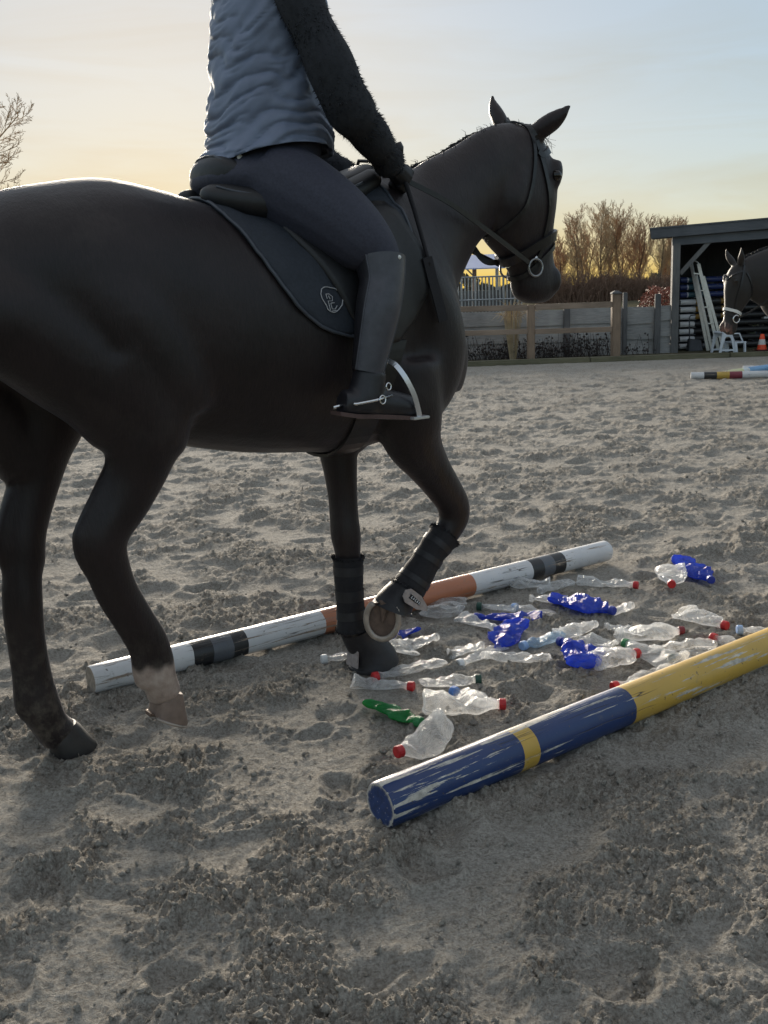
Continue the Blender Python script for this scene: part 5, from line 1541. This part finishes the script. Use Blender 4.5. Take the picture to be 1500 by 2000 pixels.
SADL = plain('black_saddle_leather', (0.013, 0.013, 0.015), 0.5, 0.25, 70, 0.2, 0.002)
sad = empty('saddle', (HX, HY, 0), HA, 'black leather saddle with deep cantle under the rider', 'saddle')
secs = catmull([(.518, 1.655, 1.62, .010), (.522, 1.675, 1.612, .05), (.530, 1.688, 1.606, .085), (.546, 1.700, 1.60, .115), (.585, 1.695, 1.595, .135), (.66, 1.675, 1.585, .155), (.75, 1.645, 1.58, .15), (.88, 1.645, 1.60, .12), (1.0, 1.675, 1.63, .09), (1.075, 1.70, 1.66, .07), (1.105, 1.69, 1.67, .04)], 5)
mb = MB(); mb.loft([ell((s_, 0, (zt + zb) / 2), (0, 0, (zt - zb) / 2), (0, w, 0), 26, 2.4) for s_, zt, zb, w in secs]); mb.build('seat', SADL, sad, True)
mb = MB(); mb.tube([(.556, -.108, 1.645), (.545, -.09, 1.682), (.541, -.05, 1.697), (.541, 0, 1.701), (.541, .05, 1.697), (.545, .09, 1.682), (.556, .108, 1.645)], .0035, 6); mb.build('cantle_piping', PIPE, sad, True)
for sd in (-1, 1):
    A = catmull([(.505, sd * .05, 1.590, .012), (.512, sd * .07, 1.588, .03), (.545, sd * .10, 1.575, .042), (.65, sd * .135, 1.56, .048), (.80, sd * .125, 1.565, .045), (.95, sd * .11, 1.60, .04), (1.06, sd * .09, 1.65, .03)], 5)
    mb = MB(); mb.tube([a[:3] for a in A], [(a[3] * 1.25, a[3]) for a in A], 14, up=(0, 0, 1)); mb.build('panel', SADL, sad, True)
    mb = MB(); mb.tube([(a[0], a[1] + sd * .05, a[2] + .018) for a in A[4:-4]], .004, 6); mb.build('panel_piping', PIPE, sad, True)
    ph = [sd * (D(26) + D(76) * k / 24) for k in range(25)]
    mb, top = skin_sheet(ph, ([D(26), D(45), D(62), D(85), D(97), D(102)], [.64, .68, .735, .80, .85, .91]), ([D(26), D(50), D(72), D(90), D(102)], [1.04, 1.12, 1.13, 1.08, 1.0]), .022, .006, 22)
    o = mb.build('flap', SADL, sad, True); fixn(o.data)
    ribbon([(.90, sd * .20, 1.60), (.90, sd * .30, 1.48), (.89, sd * .352, 1.30), (.885, sd * .365, 1.12)], .028, .004).build('stirrup_leather', LEATHER, sad)
    # stirrup iron: bow with broad outer branch and a tread
    def sp(x, y, z): return (x, sd * y, z)
    so = MB()
    A = catmull([(.890, .375, 1.112), (.897, .398, 1.100), (.912, .420, 1.066), (.932, .432, 1.018), (.946, .432, .975), (.953, .430, .950)], 5)
    rg = []
    for i, a in enumerate(A):
        p = Vector(sp(*a)); tg = (Vector(sp(*A[min(i + 1, len(A) - 1)])) - Vector(sp(*A[max(i - 1, 0)]))).normalized()
        nn = Vector((-.45, -.9 * -sd, 0.0)).normalized(); nn = (nn - tg * nn.dot(tg)).normalized(); s2 = tg.cross(nn)
        rg.append([p + s2 * .0072 + nn * .004, p - s2 * .0072 + nn * .004, p - s2 * .0072 - nn * .004, p + s2 * .0072 - nn * .004])
    so.loft(rg); st = so.build('stirrup_iron', plain('brushed_aluminium', (0.72, 0.72, 0.75), 0.3, 0.06, 30, 0.05, Metallic=0.7) if sd < 0 else bpy.data.materials['brushed_aluminium'], sad)
    fixn(st.data)
    mb = MB(); mb.tube([sp(.885, .375, 1.112), sp(.885, .355, 1.10), sp(.90, .325, 1.04), sp(.93, .315, .99), sp(.950, .318, .945)], .006, 8); mb.build('inner_branch', bpy.data.materials['brushed_aluminium'], st, True)
    mb = MB(); mb.loft([[sp(.915, .312, .942), sp(.985, .312, .942), sp(.985, .312, .950), sp(.915, .312, .950)], [sp(.925, .440, .942), sp(.985, .440, .942), sp(.985, .440, .950), sp(.925, .440, .950)]]); o = mb.build('tread', bpy.data.materials['brushed_aluminium'], st, bevel=.002); fixn(o.data)
# girth
mb = MB(); gp = []
for a in range(98, 263, 5):
    k = min(1.0, min(a - 98, 262 - a) / 40)
    s_ = 1.0 - .09 * k
    p = wrap(s_, D(a), .003); o_ = Vector((s_, 0, 1.22))
    if (p - o_).length > .43: p = o_ + (p - o_).normalized() * .41
    gp.append(p)
rg = []
for p in gp:
    o_ = (p - Vector((p.x, 0, 1.22))).normalized()
    rg.append([p + Vector((.045, 0, 0)), p + Vector((-.045, 0, 0)), p + Vector((-.045, 0, 0)) + o_ * .009, p + Vector((.045, 0, 0)) + o_ * .009])
mb.loft(rg); o = mb.build('girth', LEATHER, sad); fixn(o.data)
# ------------------------------------------------------------------ rider
RX, RY = HX, HY
BREECH = plain('navy_breeches', (0.034, 0.036, 0.056), 0.72, 0.2, 140, 0.35)
SLEEVE = plain('black_fleece', (0.022, 0.024, 0.030), 0.9, 0.25, 50, 0.4)
VESTC = plain('slate_blue_quilt', (0.165, 0.20, 0.285), 0.5, 0.14, 9, 0.12)
SKIN = plain('skin', (0.46, 0.29, 0.22), 0.55, 0.1, 20, 0.1)
rider = empty('person', (RX, RY, 0), HA, 'rider in slate blue padded vest, black fleece sleeves and navy breeches on horseback', 'person')
pb = MB()
TR = [(1.575, .675, .12, .155), (1.64, .68, .168, .188), (1.72, .745, .150, .175), (1.80, .75, .140, .162), (1.90, .755, .132, .154), (2.0, .762, .132, .160), (2.10, .772, .132, .168), (2.19, .775, .11, .16), (2.25, .775, .075, .11), (2.30, .77, .052, .055), (2.38, .785, .05, .052)]
A = catmull(TR, 4)
pb.loft([ell((s_, 0, z), (a, 0, 0), (0, b, 0), 24, 2.2) for z, s_, a, b in A])
LEGR = [(.69, .09, 1.63, .12), (.74, .16, 1.585, .125), (.80, .245, 1.52, .112), (.855, .31, 1.45, .092), (.888, .348, 1.395, .066), (.880, .364, 1.335, .056), (.856, .374, 1.26, .055), (.832, .376, 1.17, .046), (.810, .375, 1.085, .037), (.802, .374, 1.02, .040)]
FOOT = [(.722, .372, 1.008, .032), (.758, .374, 1.002, .038), (.81, .377, 1.0, .042), (.875, .384, .988, .040), (.935, .391, .976, .034), (.968, .395, .972, .023)]
ARMR = [(.745, .14, 2.185, .050), (.738, .185, 2.165, .055), (.755, .225, 2.06, .050), (.795, .262, 1.94, .053), (.840, .275, 1.835, .057), (.90, .252, 1.785, .050), (.98, .215, 1.742, .041), (1.055, .175, 1.695, .035), (1.085, .158, 1.68, .029)]
ARML = [(.79, .12, 2.185, .050), (.805, .17, 2.165, .055), (.84, .205, 2.05, .052), (.875, .235, 1.93, .052), (.91, .245, 1.84, .050), (.97, .228, 1.785, .048), (1.03, .195, 1.745, .044), (1.10, .155, 1.70, .035), (1.13, .138, 1.682, .029)]
for L, sd in ((LEGR, -1), (LEGR, 1), (FOOT, -1), (FOOT, 1), (ARMR, -1), (ARML, 1)):
    A = catmull([(a, sd * b, c_, d_) for a, b, c_, d_ in L], 4)
    pb.tube([a[:3] for a in A], [float(a[3]) for a in A], 16)


def hand_chains(w, d_f, sd, side=1):
    """fist round a rein: palm and five curled fingers; w wrist point, d_f pointing direction"""
    w, f = Vector(w), Vector(d_f).normalized()
    up = Vector((0, 0, 1)); up = (up - f * up.dot(f)).normalized(); ins = f.cross(up) * (1 if sd < 0 else -1)  # towards the other hand
    ins = Vector((0, -sd, 0)); ins = (ins - f * ins.dot(f)).normalized(); up = f.cross(ins) * (-1 if f.cross(ins).z < 0 else 1)
    ch = [[(w, .028), (w + f * .04, .031), (w + f * .078, .030)]]
    for k, (L, r) in enumerate(((1.0, .0095), (1.08, .0098), (1.0, .0095), (.82, .0085))):
        b = w + f * .080 + up * (.028 - k * .019)
        ch.append([(b - f * .02, r * 1.15), (b + f * .012, r * 1.12), (b + f * .026 * L + ins * .014, r), (b + f * .018 + ins * .036 * L, r * .95), (b - f * .008 + ins * .040 * L, r * .9), (b - f * .024 + ins * .030, r * .8)])
    b = w + f * .03 + up * .024 + ins * .012
    ch.append([(b, .013), (b + f * .026 + up * .012 + ins * .012, .0115), (b + f * .05 + up * .010 + ins * .022, .0105), (b + f * .066 + up * .0 + ins * .024, .0085)])
    return ch


HANDS = {-1: hand_chains((1.082, -.158, 1.682), (.80, .22, -.42), -1), 1: hand_chains((1.128, .138, 1.684), (.80, -.25, -.40), 1)}
for sd, ch in HANDS.items():
    for c_ in ch: pb.tube([p for p, r in c_], [r for p, r in c_], 10)
# head: skull, jaw, nose, ears
HC = Vector((.815, 0, 2.50))
def hp_(x, y, z): return HC + Vector((x, y, z))
pb.loft([ell(hp_(x, 0, z), (a, 0, 0), (0, b, 0), 20, 2.2) for z, x, a, b in ((-.118, .045, .025, .022), (-.105, .038, .045, .042), (-.075, .02, .070, .058), (-.04, .008, .085, .068), (0, 0, .094, .074), (.04, -.004, .095, .076), (.08, -.006, .082, .066), (.105, -.008, .05, .042), (.115, -.008, .02, .02))])
pb.tube([hp_(.088, 0, .018), hp_(.104, 0, -.012), hp_(.108, 0, -.028), hp_(.092, 0, -.036)], [.009, .012, .014, .010], 8)
for sd in (-1, 1): pb.tube([hp_(-.008, sd * .070, .018), hp_(-.012, sd * .082, .0), hp_(-.004, sd * .076, -.026)], [.012, .014, .009], 8)
me = remeshed('rider_body', pb, 0.0085, 4)
for m_ in (SKIN, BREECH, SLEEVE): me.materials.append(m_)
cen = np.empty(len(me.polygons) * 3); me.polygons.foreach_get('center', cen); cen = cen.reshape(-1, 3)
mi = np.where(cen[:, 2] > 2.27, 0, np.where((cen[:, 2] < 1.80) & ((cen[:, 0] < .92)), 1, 2))
mi = np.where((np.abs(cen[:, 1]) < .16) & (cen[:, 0] < .92) & (cen[:, 2] < 1.80), 1, mi)
me.polygons.foreach_set('material_index', mi.astype(np.int32)); me.update()
link('body', me, rider)
RBVH = bvh_of(me)
for sd in (-1, 1):
    sphere(hp_(.082, sd * .030, .012), .011).build('eye', EYE, rider, True)
mb = MB(); mb.tube([hp_(.083, -.022, -.062), hp_(.090, 0, -.063), hp_(.083, .022, -.062)], [.004, .006, .004], 6); mb.build('mouth', plain('lips', (0.36, 0.15, 0.13), 0.5), rider, True)
mb = MB(); mb.loft([ell(hp_(x, 0, z), (a, 0, 0), (0, b, 0), 26, 2.2) for z, x, a, b in ((.028, -.012, .112, .090), (.032, -.012, .115, .093), (.07, -.014, .112, .090), (.105, -.016, .092, .074), (.13, -.018, .05, .042), (.136, -.018, .012, .012))])
hel = mb.build('riding_helmet', plain('matt_black_helmet', (0.015, 0.015, 0.017), 0.5, 0.2, 40, 0.1), rider, True)
mb = MB(); mb.loft([[hp_(.08, -.07, .038), hp_(.08, .07, .038), hp_(.09, .07, .046), hp_(.09, -.07, .046)], [hp_(.155, -.035, .020), hp_(.155, .035, .020), hp_(.155, .035, .026), hp_(.155, -.035, .026)]]); mb.build('peak', bpy.data.materials['matt_black_helmet'], hel)

# padded vest with gathered folds
rings, NZ, NS = [], 170, 96
prof_t = catmull(TR[1:-2], 6)
zz, ss, aa, bb = prof_t[:, 0], prof_t[:, 1], prof_t[:, 2], prof_t[:, 3]
th = np.linspace(0, 2 * np.pi, NS, endpoint=False)
for i in range(NZ):
    f = i / (NZ - 1)
    ring_ = []
    for k in range(NS):
        a = th[k]
        hem = 1.708 + 0.012 * math.cos(a) - .018 * math.cos(2 * a)
        z = hem + (2.235 - hem) * f
        s_, ra, rb = np.interp(z, zz, ss), np.interp(z, zz, aa), np.interp(z, zz, bb)
        arm = max(0.0, abs(math.sin(a)) - .80) / .20
        ring_.append((z, a, s_, ra, rb, arm))
    rings.append(ring_)
Rg = np.array(rings)
z_, a_, s_, ra_, rb_, arm_ = [Rg[..., j] for j in range(6)]
cx_, cy_ = np.cos(a_), np.sin(a_)
zw = z_ + .018 * np.sin(a_ * 2 + 1.0) + .012 * np.sin(a_ * 3 + z_ * 20) + .05 * pn(cx_ * 1.6 + 5, z_ * 7 + cy_ * 1.6, 4)
q1 = np.abs(np.sin(zw * (np.pi / .058) + 1.6 * pn(cx_ * 1.3 + 3, z_ * 6 + cy_ * 1.3, 8)))
q2 = np.abs(np.sin(zw * (np.pi / .031) + 2.2 * pn(cx_ * 1.8 + 7, z_ * 8 + cy_ * 1.8, 18)))
m2_ = sstep(-.15, .35, pn(cx_ * 1.7 + 2, z_ * 10 + cy_ * 1.7, 41))
low = np.clip(1.3 - (z_ - 1.72) / .55, .45, 1.3)
off = .015 + low * (.0115 * q1 ** .42 + .0055 * m2_ * q2 ** .4) + .004 * pn(cx_ * 7, z_ * 30 + cy_ * 7, 23) + .008 * pn(cx_ * 2.2, z_ * 9 + cy_ * 2.2, 29)
off *= np.clip((z_ - 1.70) / .03 + .75, .75, 1)
e_ = 2 / 2.2
X_ = s_ + (ra_ + off) * np.sign(cx_) * np.abs(cx_) ** e_
Y_ = (rb_ + off) * np.sign(cy_) * np.abs(cy_) ** e_
mb = MB(); out = [[(float(X_[i, k]), float(Y_[i, k]), float(z_[i, k])) for k in range(NS)] for i in range(NZ)]
hemr = [tuple(np.array(p) * np.array([.97, .93, 1]) + np.array([.022, 0, .012])) for p in out[0]]
mb.loft([hemr] + out, cap=False)
vest = mb.build('vest', VESTC, rider, True); fixn(vest.data)
mb = MB(); mb.tube([(.83 + .085 * math.cos(t_), .085 * math.sin(t_), 2.30) for t_ in np.linspace(0, 2 * np.pi, 24)], .022, 8, cap=False)
mb.build('collar', VESTC, vest, True)
mb = MB(); mb.tube([(.78 + .10 * math.cos(t_) , .105 * math.sin(t_), 2.265) for t_ in np.linspace(0, 2 * np.pi, 24)], .035, 8, cap=False); mb.build('neck_fold', VESTC, vest, True)

# fleece sleeves: soft tube and its pile
for L, sd in ((ARMR, -1), (ARML, 1)):
    A = catmull([(a, sd * b, c_, d_) for a, b, c_, d_ in L], 10)
    n = len(A)
    mb = MB()
    mb.tube([a[:3] for a in A], [float(a[3]) + .012 + .003 * math.sin(i * .45) for i, a in enumerate(A)], 22)
    sl = mb.build('sleeve', SLEEVE, rider, True)
    r_ = random.Random(4 + sd); mb = MB()
    for k in range(5200):
        f = r_.random() * (n - 1.01); i = int(f); p = Vector(A[i][:3]).lerp(Vector(A[i + 1][:3]), f - i); tg = (Vector(A[i + 1][:3]) - Vector(A[i][:3])).normalized()
        o1 = tg.orthogonal().normalized(); o1.rotate(Quaternion(tg, r_.uniform(0, 6.28)))
        q_ = p + o1 * (A[i][3] + .008); L_ = r_.uniform(.006, .017)
        dr = (o1 + tg * r_.uniform(.2, .9) + Vector((r_.gauss(0, .35), r_.gauss(0, .35), r_.gauss(0, .35) - .15))).normalized()
        sv = dr.orthogonal().normalized() * .0022
        mb.add([q_ - sv, q_ + sv, q_ + dr * L_], [(0, 1, 2)])
    tag(mb.build('pile', SLEEVE, sl), kind='stuff')

GLOVE = plain('black_glove_leather', (0.015, 0.015, 0.018), 0.55, 0.2, 70, 0.3)
for sd, ch in HANDS.items():
    mb = MB()
    for c_ in ch: mb.tube([p for p, r in c_], [r + .0025 for p, r in c_], 10)
    mg = remeshed('glove', mb, 0.0035, 2, GLOVE); link('glove', mg, rider)

# half chaps and boots
CHAP = plain('grey_suede_chap', (0.060, 0.061, 0.075), 0.42, 0.18, 40, 0.2)
CHAPD = plain('black_chap_leather', (0.016, 0.015, 0.019), 0.42, 0.2, 50, 0.2)
for sd in (-1, 1):
    A = catmull([(a, sd * b, c_, d_) for a, b, c_, d_ in LEGR[4:9]], 8)
    mb = MB(); mb.tube([a[:3] for a in A], [float(a[3]) + .007 for a in A], 26, cap=False); cho = mb.build('half_chap', CHAPD, rider, True)
    # suede panel on the outer back half
    n = len(A); rg = []
    for i, a in enumerate(A):
        tg = (Vector(A[min(i + 1, n - 1)][:3]) - Vector(A[max(i - 1, 0)][:3])).normalized()
        o1 = Vector((0, sd, 0)); o1 = (o1 - tg * o1.dot(tg)).normalized(); o2 = tg.cross(o1).normalized()
        if o2.x > 0: o2 = -o2
        f = i / (n - 1); row = []
        for j in range(13):
            t_ = R(-66 + 30 * (f ** 1.6) * .4) + (R(66) - R(-66)) * j / 12
            row.append(Vector(a[:3]) + (o1 * math.cos(t_) + o2 * math.sin(t_)) * (a[3] + .0095))
        rg.append(row)
    mb = MB(); mb.loft(rg, close=False); pnl = mb.build('suede_panel', CHAP, cho, True); fixn(pnl.data)
    mb = MB(); mb.tube([r[0] for r in rg], .003, 6); mb.tube([r[-1] for r in rg], .003, 6); mb.build('seam', CHAP, cho, True)
    F2 = catmull([(a, sd * b, c_, d_) for a, b, c_, d_ in FOOT], 5)
    mb = MB(); mb.tube([a[:3] for a in F2], [(float(a[3]) * .92 + .004, float(a[3]) + .004) for a in F2], 16, up=(0, 0, 1))
    S2 = catmull([(a, sd * b, c_, d_) for a, b, c_, d_ in [(.822, .376, 1.09, .047), (.812, .375, 1.05, .05), (.80, .375, 1.01, .052), (.79, .375, .975, .046)]], 4)
    mb.tube([a[:3] for a in S2], [float(a[3]) for a in S2], 18)
    bme = remeshed('riding_boot', mb, 0.006, 3, CHAPD); bt = link('riding_boot', bme, rider)
    mb = MB(); mb.loft([[(x, sd * (y + w), z) for x, y, z, w in ((.70, .372, .974, -.026), (.70, .372, .974, .026), (.70, .372, .985, .026), (.70, .372, .985, -.026))]] + [[(x, sd * (y - w), z), (x, sd * (y + w), z), (x, sd * (y + w), z + .012), (x, sd * (y - w), z + .012)] for x, y, z, w in ((.755, .374, .961, .033), (.82, .377, .955, .034), (.885, .384, .947, .037), (.945, .391, .938, .033), (.978, .395, .94, .022))])
    so_ = mb.build('boot_sole', plain('boot_sole_rubber', (0.09, 0.055, 0.05), 0.8, .3) if sd < 0 else bpy.data.materials['boot_sole_rubber'], bt); fixn(so_.data)
    # spur with buckle
    sp_ = MB(); sp_.tube([(.86, sd * .424, 1.018), (.80, sd * .428, 1.010), (.745, sd * .416, 1.004), (.728, sd * .375, 1.002), (.745, sd * .333, 1.004), (.80, sd * .325, 1.01)], .0042, 8)
    sp_.tube([(.728, sd * .376, 1.002), (.690, sd * .378, .996)], .0048, 8)
    sp_.build('spur', STEEL, bt, True)
    torus((.845, sd * .430, 1.045), (0.2, sd, 0.1), .010, .0022, 14, 6).build('spur_buckle', STEEL, bt, True)
    torus((.822, sd * .431, 1.010), (0.2, sd, 0.1), .012, .0024, 14, 6).build('spur_buckle', STEEL, bt, True)
    sphere((.905, sd * .418, 1.40), .0065).build('snap_button', WLEA, cho, True)
h, n_, i_, ds = RBVH.ray_cast(Vector((.59, -1, 1.688)), Vector((0, 1, 0)))
p = h + n_ * .002 if h is not None else Vector((.6, -.2, 1.69))
sphere(tuple(p), .0085, 14, (1, .5, 1)).build('pocket_button', WLEA, rider, True)

# riding bat held down the shoulder
bat = empty('riding_crop', (HX, HY, 0), HA, 'black riding crop with a broad leather flap held along the horse shoulder', 'whip')
mb = MB(); mb.tube([(1.124, -.145, 1.735), (1.133, -.150, 1.66), (1.135, -.20, 1.55), (1.128, -.262, 1.42), (1.130, -.272, 1.38)], [.010, .008, .007, .006, .006], 8); mb.build('shaft', FABRIC, bat, True)
mb = MB(); mb.tube([(1.120, -.143, 1.75), (1.124, -.145, 1.735), (1.127, -.147, 1.71)], [.013, .016, .010], 10); mb.build('knob', LEATHER, bat, True)
fl = ribbon([(1.124, -.270, 1.405), (1.132, -.276, 1.36), (1.146, -.286, 1.29), (1.158, -.292, 1.235), (1.163, -.292, 1.212)], .036, .003, None, wtaper=(1, 1))
fl.build('flap', FABRIC, bat)
# ------------------------------------------------------------------ crumbs of footing and textile fibres on the sand
r_ = np.random.default_rng(12)
N = 15000
rr_ = 1.35 * (8.5 / 1.35) ** (r_.random(N) ** 0.9); an = r_.uniform(R(-30), R(30), N)
x_, y_ = rr_ * np.sin(an), rr_ * np.cos(an)
loose = sstep(-0.25, 0.35, fbm(x_ * 2.3, y_ * 2.3, 3, 60) + 0.35 * pn(x_ * 7, y_ * 7, 61))
kp = r_.random(N) < (0.12 + 0.88 * loose)
x_, y_ = x_[kp], y_[kp]
z_ = ground_h(x_, y_)
sz = r_.gamma(2.2, 0.0021, len(x_)).clip(.0016, .013)
base = np.array([(1, 0, 0), (-1, 0, 0), (0, 1, 0), (0, -1, 0), (0, 0, 1), (0, 0, -1)], float)
fc = np.array([(0, 2, 4), (2, 1, 4), (1, 3, 4), (3, 0, 4), (2, 0, 5), (1, 2, 5), (3, 1, 5), (0, 3, 5)])
n = len(x_)
V = base[None] * (sz[:, None, None] * r_.uniform(.55, 1.35, (n, 6, 1))) + r_.normal(0, .22, (n, 6, 3)) * sz[:, None, None]
V += np.stack([x_, y_, z_ + sz * .35], -1)[:, None, :]
Fq = (fc[None] + (np.arange(n) * 6)[:, None, None]).reshape(-1, 3)
me = bpy.data.meshes.new('sand_crumbs')
V = V.reshape(-1, 3)
me.vertices.add(len(V)); me.vertices.foreach_set('co', V.ravel())
me.loops.add(Fq.size); me.loops.foreach_set('vertex_index', Fq.ravel())
me.polygons.add(len(Fq)); me.polygons.foreach_set('loop_start', np.arange(0, Fq.size, 3)); me.polygons.foreach_set('loop_total', np.full(len(Fq), 3))
me.update(calc_edges=True); me.materials.append(SAND)
tag(link('sand_crumbs', me), 'small crumbs of loosened sand over the arena', 'sand', kind='stuff')

N = 5200
rr_ = 1.35 * (5.5 / 1.35) ** r_.random(N); an = r_.uniform(R(-28), R(28), N)
x_, y_ = rr_ * np.sin(an), rr_ * np.cos(an); z_ = ground_h(x_, y_)
mb = MB(); rp = random.Random(3)
for i in range(N):
    a = rp.uniform(0, 6.28); L = rp.uniform(.008, .028); c_ = Vector((x_[i], y_[i], z_[i] + .003)); d_ = Vector((math.cos(a), math.sin(a), rp.uniform(-.1, .5))) * L; b_ = Vector((-math.sin(a), math.cos(a), .3)) * L * rp.uniform(-.35, .35)
    w = Vector((-math.sin(a), math.cos(a), .6)).normalized() * .00055
    p0, p1, p2 = c_ - d_ * .5, c_ + b_, c_ + d_ * .5
    mb.add([p0 - w, p0 + w, p1 + w, p1 - w, p2 + w, p2 - w], [(0, 1, 2, 3), (3, 2, 4, 5)])
tag(mb.build('footing_fibres', plain('textile_fibre', (0.34, 0.30, 0.24), 0.8, 0.4, 3, 0)), 'short pale textile fibres mixed in the arena sand', 'fibres', kind='stuff')
